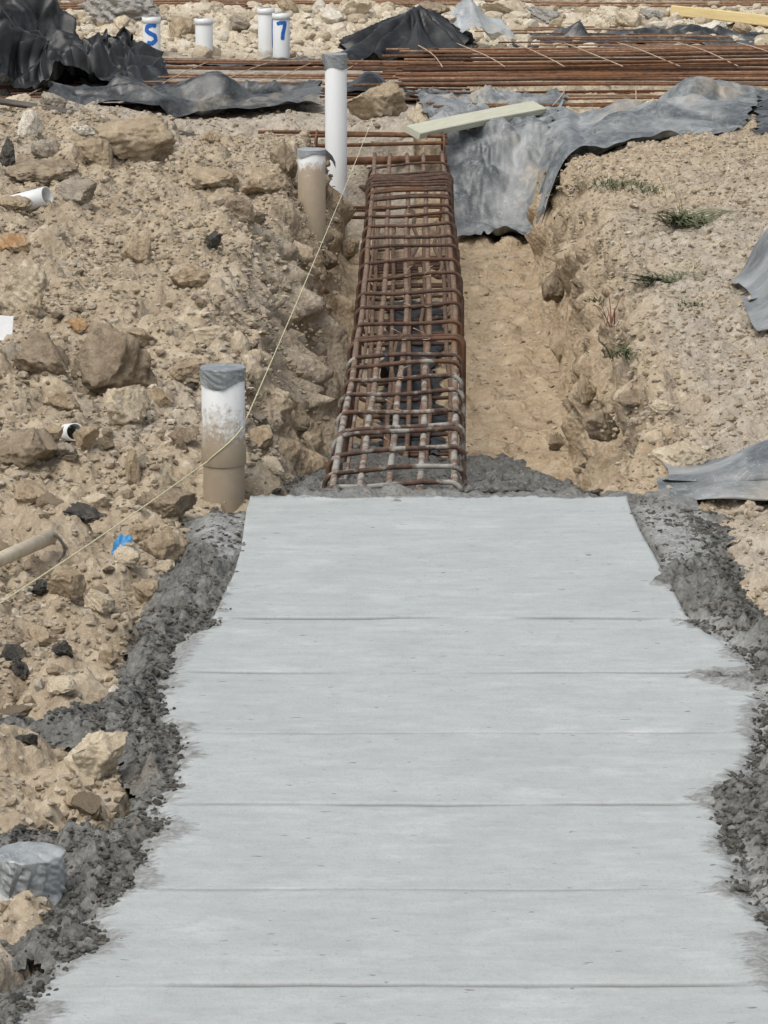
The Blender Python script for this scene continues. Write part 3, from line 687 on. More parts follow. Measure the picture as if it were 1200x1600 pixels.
def build_rocks():
    for i, R in enumerate(ROCKS):
        px, py, w, h, mt, roll, label = R[:7]; hs = R[7] if len(R) > 7 else 1.0
        b = PG(px, py); s = pxm(b[1])
        sx = w * s / 2; sz = max(h * s * 0.62 * hs, 0.3 * sx); sy = sx * 0.85
        V, F = rock(1000 + i * 7, 5, 16, 0.22 if mt in ('dark', 'conc') else 0.16, 0.45)
        V = rotz(V * [sx, sy, sz], 0.4 * math.sin(i * 2.3), 0.12 * math.sin(i), roll)
        V[:, 2] -= V[:, 2].min()
        c = np.array([b[0], b[1] + sy * 0.75, b[2] - sz * 0.35])
        if 'on top of the brown' in label: c[2] += 0.05
        single('boulder' if w > 85 else 'rock' if w > 42 else 'stone', V + c, F, M[mt], c, label, 'rock')
build_rocks()

def scatter(n, dens, seed):
    """n points on the ground: dens(x,y)->0..1 acceptance; returns x, y"""
    r = np.random.default_rng(seed); xs = []; ys = []; c = 0
    while c < n:
        y = 4.6 + (18.0 - 4.6) * r.random(40000); x = (r.random(40000) * 2 - 1) * 2.6
        x = np.where(np.abs(x) < 0.135 * y + 0.25, x, 99)
        k = (x < 50) & (r.random(40000) < dens(x, y)); xs.append(x[k]); ys.append(y[k]); c += k.sum()
    return np.concatenate(xs)[:n], np.concatenate(ys)[:n]
def on_left(x, y):
    f = trench_f(x, y); s = spill_mask(x, y)
    ok = (x < 0.0) & (f < 0.75) & (s < -0.01) & ~((x > xl_slab(y) - .02) & (y < 8.5))
    return ok, s
def dens_left(x, y):
    ok, s = on_left(x, y)
    c = (0.25 + 0.75 * sstep(-0.4, 0.3, fbm(x * 2.2, y * 1.3, 3, 401))) * (1 - .75 * sstep(16.3, 17.2, y))
    return ok * c * np.where(f_(x, y) > .25, .45, 1)
f_ = trench_f
def dens_right(x, y):
    f = trench_f(x, y); s = spill_mask(x, y)
    return ((x > 0.2) & (s < -0.0) & ((f > 0.05) | (x > .5)) & ~((x < xr_slab(y) + .02) & (y < 8.5)) & (y < 16.6)) * np.where(f > .9, .12, np.where(f > 0.3, 0.25, 0.9))
def stone_field(name, n, dens, r0, r1, pw, seed, mat, surf=H, sub=1, cuts=7, yrange=None, z_off=0.25, pts=None):
    r = np.random.default_rng(seed)
    x, y = pts if pts is not None else scatter(n, dens, seed); n = len(x)
    s = r0 * (1 - r.random(n) * (1 - (r1 / r0) ** (-pw))) ** (-1 / pw)
    protos = [rock(seed * 31 + i, sub, cuts, 0.04) for i in range(16)]
    pv = np.stack([p[0] for p in protos]); F0 = protos[0][1]; nv = pv.shape[1]
    a = r.random(n) * 6.283; ca, sa = np.cos(a), np.sin(a)
    V = pv[r.integers(0, 16, n)] * np.stack([s, s * r.uniform(.6, 1, n), s * r.uniform(.4, .85, n)], -1)[:, None]
    t = r.normal(0, .35, n); ct, st = np.cos(t)[:, None], np.sin(t)[:, None]
    yy = V[..., 1] * ct - V[..., 2] * st; zz = V[..., 1] * st + V[..., 2] * ct
    X = V[..., 0] * ca[:, None] - yy * sa[:, None] + x[:, None]; Y = V[..., 0] * sa[:, None] + yy * ca[:, None] + y[:, None]
    Z = zz + (surf(x, y) + s * z_off)[:, None]
    F = (F0[None] + (np.arange(n) * nv)[:, None, None]).reshape(-1, 3)
    return new_mesh(name, np.stack([X, Y, Z], -1).reshape(-1, 3), F, mat, False)
rub = link('loose_rubble', stone_field('loose_rubble', 30000, dens_left, 0.0040, 0.019, 1.6, 11, M['rubble']))
tag(rub, 'loose tan and brown pebbles and crumbs covering the left bank', 'rubble', kind='stuff')
rubr = link('loose_gravel', stone_field('loose_gravel', 24000, dens_right, 0.0034, 0.017, 1.8, 12, M['rubble']))
tag(rubr, 'fine loose gravel on the right bank and the trench floor', 'gravel', kind='stuff')
def far_pts(n, seed):
    r = np.random.default_rng(seed); y = 20.9 + 5.6 * r.random(n * 3); x = (r.random(n * 3) * 2 - 1) * 4.2
    k = r.random(n * 3) < np.where((y > 21.5) & (y < 24.2), 1, .4); return x[k][:n], y[k][:n]
frub = link('pale_rubble', stone_field('pale_rubble', 5200, None, 0.013, 0.085, 1.5, 13, M['palerubble'], sub=2, cuts=9, pts=far_pts(5200, 5)))
tag(frub, 'pale limestone rubble heaped behind the rusty steel mats', 'rubble', kind='stuff')

def dens_spill(x, y):
    s = spill_mask(x, y); return (s > -0.03) * np.where(s > 0.01, 1, sstep(-.03, 0.01, s) * .3) * (.35 + .65 * sstep(-.35, .25, fbm(x * 9, y * 6, 3, 431))) * ((x < xl_slab(y) + 0.05) | (x > xr_slab(y) - .04)) * (1 - .85 * (y > 7.3) * ((x > -.55) & (x < .75))) * (y < 8.5)
def top_spill(x, y):
    i = np.clip(((x - SPX[0]) / (SPX[1] - SPX[0])).astype(int), 0, len(SPX) - 1); j = np.clip(((y - SPY[0]) / (SPY[1] - SPY[0])).astype(int), 0, len(SPY) - 1)
    return SPZ[j, i]
def dens_slump(x, y):
    g = H(x, y); top = -0.45 * np.clip((y - 8.55) / 2.55, 0, 1.3) ** .85
    return (y > 8.6) * (y < 11.4) * (x > -.36) * (x < .56 - .0 * y) * (top > g - .03)
def top_slump(x, y): return -0.012 - 0.45 * np.clip((y - 8.55) / (2.55 - 0.9 * sstep(.35, .7, x)), 0, 1.3) ** 0.85 + 0.02
cr = link('concrete_crumbs', stone_field('concrete_crumbs', 26000, dens_spill, 0.0025, 0.0105, 2.0, 14, M['wetcrumb'], surf=top_spill, z_off=-0.15))
tag(cr, 'dark crumbs of wet concrete scattered over the spilled edges', 'wet concrete', kind='stuff')
cr2 = link('concrete_clumps', stone_field('concrete_clumps', 6000, dens_slump, 0.0045, 0.014, 1.7, 15, M['wetcrumb'], surf=top_slump, z_off=0.0))
tag(cr2, 'dark lumps of wet concrete slumped around the foot of the cage', 'wet concrete', kind='stuff')

# individual medium stones on the left bank
def medium():
    r = np.random.default_rng(77); x, y = scatter(170, lambda a, b: on_left(a, b)[0] * sstep(-.3, .3, fbm(a * 1.8, b * 1.2, 3, 411)) * (b < 17), 78)
    mats = ['tan', 'brown', 'grey', 'cream', 'tan', 'brown']
    labels = dict(tan='small tan stone loose among the pebbles of the left bank', brown='small brown stone loose among the pebbles of the left bank', grey='small grey stone loose among the pebbles of the left bank', cream='small cream stone loose among the pebbles of the left bank')
    meshes = {}
    for mname in labels:
        meshes[mname] = []
        for j in range(6):
            V, F = rock(3000 + j * 13 + len(mname), 5, 15, 0.13, 0.45); meshes[mname].append(new_mesh('stone', V, F, M[mname], True))
    for i in range(len(x)):
        mt = mats[int(r.integers(0, 6))]; s = 0.017 + 0.026 * r.random() ** 2.2
        o = link('stone', meshes[mt][int(r.integers(0, 6))], (x[i], y[i], float(H(x[i], y[i])) + s * .2))
        o.scale = (s, s * r.uniform(.65, 1), s * r.uniform(.45, .8)); o.rotation_euler = (r.normal(0, .3), r.normal(0, .3), r.random() * 6.28)
        tag(o, labels[mt], 'stone', 'small %s stones of the left bank' % mt)
medium()
# ------------------------------------------------------------------ reinforcement cage in the trench
def m_bar(name, cols, splash):
    k = NT(name, 0.8, 0.3); n = k.noise(34, 6, 0.7)
    c = k.ramp(n, [(0.3, cols[0]), (0.5, cols[1]), (0.72, cols[2])])
    c = k.mix(k.rng(k.noise(2.6, 3), 0.54, 0.68, 0, 0.55), c, (0.17, 0.08, 0.035))
    y = k.pos()[1]; lim = k.math('ADD', k.noise(13, 5, 0.65), k.rng(y, 9.6, 10.9, splash, 0.02))
    c = k.mix(k.math('MULTIPLY', k.rng(lim, 0.58, 0.66), k.rng(y, 10.7, 11.1, 1.0, 0.0)), c, k.mix(n, (0.10, 0.10, 0.088), (0.44, 0.42, 0.375)))
    k.col(c); k.bump(n, 0.6, 0.003); return k.m
M['stirrup'] = m_bar('dark_rusty_stirrup', ((0.035, 0.023, 0.018), (0.08, 0.048, 0.034), (0.15, 0.092, 0.062)), 0.095)
M['longbar'] = m_bar('dusty_main_bar', ((0.085, 0.055, 0.038), (0.155, 0.10, 0.068), (0.29, 0.205, 0.145)), 0.13)
M['rustdark'] = m_bar('dark_rust', ((0.03, 0.018, 0.012), (0.07, 0.038, 0.024), (0.13, 0.07, 0.04)), 0)
M['rustpale'] = m_bar('pale_rust', ((0.11, 0.06, 0.035), (0.21, 0.125, 0.075), (0.36, 0.25, 0.17)), 0)
M['wire'] = m_plain('pale_cross_wire', (0.30, 0.19, 0.11), (0.55, 0.45, 0.34), 25, 0.8)
CZ = -0.035; CW = 0.372; CH = 0.39
SY = [P(610, y, CZ)[1] for y in (757, 732, 703, 674, 643, 614, 591, 568, 555, 530, 505, 478, 457, 431, 407, 384, 370, 352, 336, 323, 309, 298, 289, 281, 276, 271, 257)]
Y_END = 16.35
def cage_x(Y): return np.interp(Y, [8.8, 10.2, 11.9, 15, 16.4], [0.024, 0.056, 0.09, 0.112, 0.118])
def build_cage():
    T = Thing('reinforcement_cage', 'long rusty reinforcement cage of bent stirrups standing in the open trench', 'rebar cage', (0.05, 12.4, -0.44))
    rs = np.random.default_rng(5)
    for k, y0 in enumerate(SY):
        w = CW / 2 * (1 + rs.normal(0, .015)); c = 0.036; yaw = 0.075 + rs.normal(0, .05); roll = 0.03 + rs.normal(0, .012); lean = rs.normal(0, .02)
        loop = []
        for (ax, az, s0) in ((w - c, -c, 0), (-(w - c), -c, 90), (-(w - c), -CH + c, 180), (w - c, -CH + c, 270)):
            for t in np.linspace(s0, s0 + 90, 6): loop.append((ax + c * math.cos(math.radians(t)), az + c * math.sin(math.radians(t))))
        L = np.array(loop); L = np.vstack([np.linspace(L[i], L[(i + 1) % len(L)], 5)[:-1] if np.linalg.norm(L[i] - L[(i + 1) % len(L)]) > .1 else L[i:i + 1] for i in range(len(L))])
        x = L[:, 0]; z = L[:, 1] + roll * x + 0.004 * np.sin(x * 17 + k)
        pts = np.stack([cage_x(y0) + x, y0 + yaw * x * 1.6 + lean * z + 0.004 * np.sin(x * 23 + k * 2), CZ + z], -1)
        V, F = sweep(pts, 0.0073 if k < 25 else .006, 7, True)
        T.part('stirrup', V, F, M['stirrup'])
        if 20 <= k <= 24 or k in (3, 9):     # doubled stirrups
            V2 = V + [0.004, 0.035 + .02 * rs.random(), 0.006 * rs.random()]; T.part('stirrup', V2, F, M['stirrup'])
    ys = np.linspace(8.62, Y_END, 60)
    def longbar(x, z, r=0.0085, y0=8.62, y1=Y_END, wob=0.007, s=0):
        ys = np.linspace(y0, y1, 60)
        px = cage_x(ys) + x + wob * perlin(ys * 1.1, ys * 0 + s * 3.7, 500 + s); pz = z + 0.004 * perlin(ys * 1.3, ys * 0 + s, 520 + s)
        V, F = sweep(np.stack([px, ys, pz], -1), r * (1 + .06 * (np.arange(60) % 2)), 8); T.part('main_bar', V, F, M['longbar'])
    top = CZ - 0.016
    for s, x in enumerate((-0.162, -0.090, -0.010, 0.070, 0.160)): longbar(x, top, 0.0095, s=s, y0=8.6 + .05 * s)
    for s, x in enumerate((-0.148, -0.07, 0.0, 0.07, 0.148)): longbar(x, CZ - CH + 0.017, 0.009, s=s + 8)
    for s, x in enumerate((-0.155, 0.156)): longbar(x, CZ - CH * .42, 0.006, s=s + 16)
    for s, (x, a, b) in enumerate(((-0.06, 10.4, 13.0), (0.06, 11.2, 14.2))): longbar(x, CZ - CH + 0.04, 0.008, a, b, 0.03, s + 20)   # lapped bars
    for s, (x, a, b) in enumerate(((0.02, 13.3, 14.9), (0.10, 13.0, 14.5))): longbar(x, CZ - .09, 0.008, a, b, 0.08, s + 30)
    for k in (2, 4, 6, 9, 11, 13, 16, 18):    # tie wires with loose ends
        for x in (-0.008, 0.066)[: 1 + k % 2]:
            c = np.array([cage_x(SY[k]) + x, SY[k], CZ])
            t = np.linspace(0, 1, 14); a = t * 9.5
            pts = np.stack([c[0] + 0.012 * np.cos(a), c[1] + 0.012 * np.sin(a), c[2] - 0.004 + 0.01 * t], -1)
            pts = np.vstack([pts, pts[-1] + [[.01, -.01, .012], [.022 * math.cos(k), -.02, .03], [.035 * math.cos(k), -.02, .035]]])
            V, F = sweep(pts, 0.0012, 5); T.part('tie_wire', V, F, M['wire'])
build_cage()
def build_cross():
    T = Thing('reinforcement_cage', 'short end of a rusty cage crossing behind the far end of the long cage', 'rebar cage', (-0.1, 16.6, -0.44))
    x = np.linspace(-0.62, 0.31, 24)
    for s, (y, z, r) in enumerate(((16.42, -0.01, .009), (16.62, 0.005, .009), (16.82, 0.0, .009), (16.42, -0.36, .009), (16.62, -.36, .009), (16.82, -.36, .009), (16.72, -.12, .02), (16.42, -.32, .007))):
        V, F = sweep(np.stack([x, y + .006 * np.sin(x * 5 + s), z + .006 * np.sin(x * 4 + s * 2)], -1), r, 8); T.part('main_bar', V, F, M['rust'])
    for x0 in (-0.55, -0.33, 0.29):
        w, c = .25, .04; loop = [(a + c * math.cos(math.radians(t)), b + c * math.sin(math.radians(t))) for (a, b, s0) in ((w - c, -c, 0), (-(w - c), -c, 90), (-(w - c), -.39 + c, 180), (w - c, -.39 + c, 270)) for t in np.linspace(s0, s0 + 90, 6)]
        L = np.array(loop); V, F = sweep(np.stack([np.full(len(L), x0) + .05 * L[:, 1], 16.62 + L[:, 0], 0.012 + L[:, 1]], -1), .006, 7, True); T.part('stirrup', V, F, M['rust'])
build_cross()

# ------------------------------------------------------------------ pipes
def lathe(cx, cy, prof, k=48):
    th = np.arange(k) * 2 * np.pi / k; n = len(prof)
    V = np.array([[cx + r * math.sin(t), cy - r * math.cos(t), z] for r, z in prof for t in th]); return V, gridF(n, k, True)[:, ::-1]
def pipe(label, c, r, z0, z1, mat, wall=0.0045, socket=None, lean=(0, 0), group=None):
    T = Thing('drain_pipe', label, 'pipe', (c[0], c[1], z0), group)
    if socket:
        zs, rs = socket
        T.part('pipe_body', *lathe(c[0], c[1], [(r, z0), (r, zs + .002)]), mat)
        T.part('socket', *lathe(c[0], c[1], [(r - .002, zs), (rs - .001, zs), (rs, zs + .002), (rs, zs + 0.055), (rs - .0022, zs + 0.075), (rs - .0022, z1 - .002), (rs - .004, z1), (rs - .0022 - wall, z1 - .001), (rs - .0022 - wall, zs + .05)]), mat)
    else:
        T.part('pipe_body', *lathe(c[0], c[1], [(r, z0), (r, z1 - .002), (r - .0015, z1), (r - wall, z1 - .001), (r - wall, z0)]), mat)
    return T
def tape(T, c, r, z1, h, seed, amp=0.002, dip=0.012, n=72, m=22, mat='tape'):
    """tape wrapped round and over the pipe's mouth, with creases and an uneven lower edge"""
    th = np.arange(n) * 2 * np.pi / n; V = []
    low = h + dip * np.cos(th * 1 + seed) + 0.006 * np.sin(th * 3 + seed * 2)
    for j in range(m):
        t = j / (m - 1)
        zz = z1 + 0.002 - low * (1 - t)
        a = th * r / .035; cr = amp * (np.abs(perlin(a + 2.2 * t, zz * 45 + a * .6, 700 + seed)) * 2 + perlin(a * 3, zz * 120, 710 + seed) * .5)
        V.append(np.stack([c[0] + (r + .0018 + cr) * np.sin(th), c[1] - (r + .0018 + cr) * np.cos(th), zz], -1))
    for q in (0.93, 0.7, 0.4, 0.1, 0.004):
        z = z1 + 0.003 + amp * 1.5 * perlin(np.sin(th) * 3 * q, np.cos(th) * 3 * q, 720 + seed); V.append(np.stack([c[0] + r * q * np.sin(th), c[1] - r * q * np.cos(th), z], -1))
    V = np.vstack(V); T.part('tape_cap', V, gridF(m + 5, n, True)[:, ::-1], M[mat])
def mark(T, c, r, strokes, w, name='painted_mark'):
    parts = []
    for si, st in enumerate(strokes):
        p = np.array(st, float); q = []
        for i in range(len(p) - 1): q += [p[i] + (p[i + 1] - p[i]) * t for t in np.linspace(0, 1, 7)[:-1]]
        q = np.array(q + [p[-1]]); t = np.gradient(q, axis=0); t /= np.linalg.norm(t, axis=1)[:, None] + 1e-9; nn = np.stack([-t[:, 1], t[:, 0]], -1)
        hw = w / 2 * (1 + .16 * perlin(np.arange(len(q)) * .6, np.zeros(len(q)), 31 + si)); hw[0] *= .6; hw[-1] *= .6
        V = []
        for k in np.linspace(-1, 1, 5):
            s = q + nn * (hw * k)[:, None]; ph = s[:, 0] / r; V.append(np.stack([c[0] + (r + .0012) * np.sin(ph), c[1] - (r + .0012) * np.cos(ph), s[:, 1]], -1))
        parts.append((np.vstack(V), gridF(5, len(q)).tolist()))
    V, F = merge(parts); T.part(name, V, F, M['blue'])

def topz(py, Y): return PY(600, py, Y)[2]
# front pipe
c = P(349, 786, -0.02)[:2] + [0, .05]; z1 = topz(580, c[1] - .05)
FP = (c, 0.0555, z1)
T = pipe('mud splashed white drain pipe capped with grey tape at the corner of the screeded footing', c, 0.0535, -0.16, z1, m_pvc('splashed_pvc', 0.165, soft=0.16, amt=.97), socket=(topz(731, c[1] - .05), 0.0575))
tape(T, c, 0.0555, z1, 0.040, 1, 0.0022, 0.007)
# muddy pipe
c = PY(487, 300, 13.85)[:2]; z1 = topz(236, 13.8)
T = pipe('shorter muddy white drain pipe rising from the trench wall left of the tall one', c, 0.0565, -0.5, z1, m_pvc('muddy_pvc', 0.20, soft=.10))
tape(T, c, 0.0565, z1, 0.025, 2, 0.001, 0.006)
fl = np.array([[c[0] + .058, c[1] - .02, z1 - .01], [c[0] + .085, c[1] - .03, z1 - .035], [c[0] + .098, c[1] - .03, z1 - .062]])
V = np.vstack([fl + [0, 0, .014], fl - [0, 0, .010]]); T.part('tape_tail', V, [(0, 1, 4, 3), (1, 2, 5, 4)], M['greyblack'])
# tall pipe
c = PY(525, 200, 16.25)[:2]; z1 = topz(86, 16.2)
T = pipe('tallest clean white drain pipe standing behind the head of the cage', c, 0.052, -0.55, z1, m_pvc('clean_pvc', -0.33, soft=.10, amt=.8))
tape(T, c, 0.052, z1, 0.075, 3, 0.0016, 0.01)
V = np.array([[c[0] - .052, c[1] - .03, z1 - .005], [c[0] - .068, c[1] - .035, z1 + .002], [c[0] - .064, c[1] - .035, z1 - .03], [c[0] - .052, c[1] - .03, z1 - .06]]); T.part('tape_tail', V, [(0, 1, 2, 3)], M['tape'])
# far pipes
mf = m_pvc('far_pvc', 0.02, soft=.05, amt=.6)
def farpipe(px, w, pt, Y, label, extra=0.0):
    c = PY(px, 60, Y)[:2]; r = w * pxm(Y) / 2; z1 = topz(pt, Y); T = pipe(label, c, r, -0.1, z1, mf)
    T.part('rim_collar', *lathe(c[0], c[1], [(r, z1 - .035), (r + .004, z1 - .033), (r + .004, z1 + .001), (r - .006, z1 + .001)]), mf)
    return T, c, r, z1
T, c, r, z1 = farpipe(237, 27, 27, 21.0, 'white drain pipe with a blue painted S behind the black plastic heap')
mark(T, c, r, [[(.034, z1 - .050), (.006, z1 - .042), (-.026, z1 - .055), (-.030, z1 - .078), (-.005, z1 - .094), (.024, z1 - .108), (.030, z1 - .135), (.006, z1 - .155), (-.026, z1 - .15)]], 0.026)
T, c, r, z1 = farpipe(319, 27, 29, 21.0, 'blank white drain pipe with a rim, between the S pipe and the paired pipes')
T, c, r, z1 = farpipe(416, 25, 13, 21.2, 'taller blank white pipe of the close pair, blue streak on its right side')
mark(T, c, r, [[(.046, z1 - .05), (.047, z1 - .24)]], 0.014)
T, c, r, z1 = farpipe(439.5, 26, 21, 20.75, 'white drain pipe with a blue painted 7, right one of the close pair')
mark(T, c, r, [[(-.026, z1 - .06), (-.005, z1 - .052), (.026, z1 - .052), (.020, z1 - .085), (.012, z1 - .115), (.008, z1 - .155)]], 0.023)
T, c, r, z1 = farpipe(722, 17, 14, 21.3, 'slim white pipe with a blue dab, wrapped in clear film beside the black mound')
mark(T, c, r, [[(-.01, z1 - .045), (.0, z1 - .06), (.004, z1 - .085)]], 0.026)
WRAP_C = c
# near left taped stub
c = P(43, 1432, -.03)[:2] + [0, .055]; z1 = topz(1334, c[1])
T = pipe('squat pipe end wrapped in creased grey tape at the lower left among dark concrete', c, 0.055, -0.15, z1, m_pvc('low_pvc', -0.02, soft=.05))
tape(T, c, 0.055, z1, 0.066, 4, 0.0038, 0.006, 120, 40, 'wrap')
for q in range(3):
    ph = -0.25 + q * .42; s = np.linspace(0, 1, 12); a = ph - .25 * s; rr = .0625 + .006 * np.sin(s * 3.1)
    A = np.stack([c[0] + rr * np.sin(a), c[1] - rr * np.cos(a), z1 - .002 - .06 * s], -1); a2 = a + .16 - .08 * s
    B = np.stack([c[0] + .060 * np.sin(a2), c[1] - .060 * np.cos(a2), z1 - .004 - .05 * s], -1); T.part('tape_fold', np.vstack([A, B]), gridF(2, 12), M['wrap'])

def lying(name, label, a, b, r, mat, wall=.004, cat='pipe', inner=True):
    a = np.array(a); b = np.array(b); d = (b - a) / np.linalg.norm(b - a); T = Thing(name, label, cat, a)
    u = np.cross(d, [0, 0, 1]); u /= np.linalg.norm(u); v = np.cross(u, d); th = np.arange(32) * 2 * np.pi / 32; L = np.linalg.norm(b - a)
    V = np.vstack([a + d * t + rr * (np.cos(th)[:, None] * u + np.sin(th)[:, None] * v) for rr, t in ((r, 0), (r, L), (r - wall, L), (r - wall, L * .1))])
    T.part('pipe_body', V, gridF(4, 32, True), mat); return T, d
e = PG(74, 318); T, d = lying('pipe_stub', 'half buried white pipe stub with a dark open end on the upper left bank', e + [-.15, .08, -.03], e + [0, 0, .018], 0.036, m_pvc('buried_pvc', 0.10, soft=.06, amt=.9))
e = PG(112, 695); T, d = lying('pipe_stub', 'little white pipe end poking out from under a tan stone', e + [-.03, .12, .0], e + [.01, -.01, .03], 0.024, m_pvc('buried_pvc2', None), .003)
a = PG(-25, 900); b = PG(80, 868); b[2] += .04
T, d = lying('conduit', 'beige fallen conduit sloping up from the left edge of the photo', a + [0, 0, .02], b, 0.017, m_plain('beige_pvc', (0.42, 0.34, 0.23), (0.62, 0.55, 0.42), 30), .003, 'pipe')
t = np.linspace(0, 1, 16); q = b + np.stack([.012 + .022 * np.sin(t * 3.1), 0 * t - .02, .012 - .075 * t], -1)
V, F = sweep(np.vstack([q, q[-1] + [[-.02, -.01, -.004], [-.05, -.01, 0.002]]]), .004, 6); T.part('strap', V, F, M['darkwood'])

# ------------------------------------------------------------------ string line
def build_string():
    c, r, z1 = FP
    far = PG(583, 190) + [0, 0, .02]; a = c + np.array([.050, -.035]); A = np.array([a[0], a[1], topz(668, a[1])])
    pts = [far + (A - far) * t - [0, 0, 0.06 * t * (1 - t)] for t in np.linspace(0, 1, 40)]
    for ph in np.linspace(.95, -.75, 12): pts.append(np.array([c[0] + .0595 * math.sin(ph), c[1] - .0595 * math.cos(ph), A[2] - (.95 - ph) / 1.7 * (A[2] - topz(722, c[1] - .05))]))
    B = pts[-1]; E = PY(-30, 962, 6.25)
    pts += [B + (E - B) * t - [0, 0, .02 * t * (1 - t)] for t in np.linspace(0, 1, 30)[1:]]
    V, F = sweep(np.array(pts), .0014, 6); single('string_line', V, F, M['string'], far, 'taut yellow string line running over the trench and round the front pipe', 'string')
build_string()

# ------------------------------------------------------------------ timbers and strips
def beam(name, label, cat, a, b, w, h, mat, roll=0.0, bow=0.004, parts=1):
    a = np.array(a, float); b = np.array(b, float); L = np.linalg.norm(b - a); d = (b - a) / L
    u = np.cross([0, 0, 1], d); u /= np.linalg.norm(u); v = np.cross(d, u); cr, sr = math.cos(roll), math.sin(roll); u, v = u * cr + v * sr, v * cr - u * sr
    n = 14; pr = np.array([(-1, -.8), (-.94, -1), (.94, -1), (1, -.8), (1, .8), (.94, 1), (-.94, 1), (-1, .8)]) * [w / 2, h / 2]
    V = np.vstack([a + d * L * t + v * bow * math.sin(t * 3.1) + pr[:, :1] * u + pr[:, 1:] * v for t in np.linspace(0, 1, n)])
    F = gridF(n, 8, True).tolist() + [tuple(range(7, -1, -1)), tuple(range((n - 1) * 8, n * 8))]
    o = np.array(Matrix((d, u, v))).astype(float)           # grain along the length: keep vertices in beam axes
    me = new_mesh(name, (V - a) @ o.T, [f[::-1] for f in F], mat, False)
    ob = link(name, me); ob.matrix_world = Matrix.Translation(Vector(a)) @ Matrix((d, u, v)).transposed().to_4x4()
    return tag(ob, label, cat)
beam('timber_board', 'pale green treated pine board lying across the grey plastic at the head of the trench', 'board', PY(644, 207, 16.6), PY(842, 168, 17.35), 0.10, 0.034, M['pine'], roll=0.33)
beam('timber_plank', 'thick yellow timber plank resting on pale rubble at the upper right', 'plank', PY(1056, 17, 22.9), PY(1225, 36, 22.5), 0.16, 0.07, M['yellow'], roll=-.1)
beam('steel_plank', 'oxide brown flat plank lying in the rubble behind the mats of steel', 'plank', PY(872, 29, 24.0), PY(1062, 27, 24.0), 0.2, 0.075, M['maroon'])
beam('edge_strip', 'long dark timber strip sloping down from the left edge below the plastic heap', 'strip', PY(-15, 156, 17.3), PY(182, 189, 16.5), 0.10, 0.025, M['darkwood'], roll=-.3)
beam('edge_strip', 'short dark strip right of the broad tan slab', 'strip', PY(262, 204, 16.2), PY(322, 218, 15.9), 0.06, 0.022, M['darkwood'], roll=-.3)
V, F = box(.07, .003, .075, .001, 1); b = PG(2, 533)
single('white_panel', rotz(V, .2, -.3, .12) + b + [0, 0, .035], F, M['whitescrap'], b, 'white flat scrap cut off by the left edge of the photo', 'scrap', smooth=False)
# blue scrap: crumpled flake
u, v = np.meshgrid(np.linspace(-1, 1, 14), np.linspace(-1, 1, 14)); b = PG(194, 862)
V = np.stack([.024 * u * (1 - .3 * v), .02 * v + .006 * u, .018 + .016 * v + .007 * perlin(u * 1.6, v * 1.6, 3) * 2], -1).reshape(-1, 3)
V = np.vstack([V, V - [0, -.002, .002]]); F = np.vstack([gridF(14, 14), gridF(14, 14)[:, ::-1] + 196])
single('blue_scrap', V + b, F, M['scrapblue'], b, 'torn bright blue scrap lying above the cream stone', 'scrap')

# ------------------------------------------------------------------ far reinforcement mats
def mat_thing(label, rows, x0, x1, z, r=0.006, skew=0.0, seed=0, wires=True, tilt=0.0, name='reinforcement_mesh', slope=0.0, step=0.42):
    """a flat mat of long bars; rows: the bars' distances"""
    rows = np.asarray(rows); n = len(rows); T = Thing(name, label, 'steel mesh', ((x0 + x1) / 2, rows[0], z), 'mats of rusty reinforcement across the pad')
    rs = np.random.default_rng(seed); x = np.linspace(x0, x1, 40); dy = abs(rows[-1] - rows[0]) / (n - 1)
    for k in range(n):
        a = rs.uniform(-.2, .2)
        y = rows[k] + tilt * (x - x0) + dy * .5 * perlin(x * .5, np.full(40, k * 2.3 + seed), 801) + rs.normal(0, dy * .15)
        zz = z + slope * k + rs.normal(0, .008) + 0.010 * perlin(x * .9, np.full(40, k * 1.3 + seed), 803) + 0.02 * perlin(x * .35, np.full(40, seed * 1.7), 805)
        V, F = sweep(np.stack([x + a, y, zz], -1), r * rs.uniform(.75, 1.1), 6); T.part('main_bar', V, F, M[('rust', 'rust', 'rustdark', 'rustpale')[rs.integers(0, 4)]])
    if wires:
        for j, xw in enumerate(np.arange(x0 + .2, x1, step)):
            t = np.linspace(-.06, 1.06, 12); e = rs.normal(0, .04); yy = rows[0] + t * (rows[-1] - rows[0]) + tilt * (xw - x0)
            V, F = sweep(np.stack([xw + (skew + e) * t + .012 * np.sin(t * 4 + j), yy, z + .013 + slope * (n - 1) * t + .008 * np.sin(t * 3.1)], -1), .0030, 5); T.part('cross_wire', V, F, M['wire'])
def rowsY(a, b, n, z): return [P(600, py, z)[1] for py in np.linspace(a, b, n)]
mat_thing('front mat of widely spaced rusty bars along the grey plastic edge', rowsY(166, 131, 7, .045), 0.25, 3.6, 0.045, .007, .1, 1)
mat_thing('left mat of rusty bars with pale skewed wires before the S and 7 pipes', rowsY(152, 96, 15, .03), -2.1, 0.5, 0.03, .007, .3, 2, step=.3)
mat_thing('lower middle mat of tightly packed rusty bars right of the tall pipe', rowsY(134, 98, 18, .08), 0.0, 3.6, 0.08, .0085, -.05, 3, wires=False)
mat_thing('upper middle mat of rusty bars with pale wires below the black strip', rowsY(106, 73, 17, .11), 0.12, 3.6, 0.11, .0085, -.16, 4, step=.33, tilt=.04)
mat_thing('rear mat of thin rusty bars between the clear film and the black strip', rowsY(70, 42, 8, .08), 0.75, 2.0, 0.08, .007, .0, 5, wires=False)
mat_thing('far stack of dark rusty bars along the upper edge of the photo', 24.6 + np.arange(26) * .055, -2.9, 3.6, 0.03, .010, .0, 6, wires=False, name='reinforcement_stack', slope=0.013)
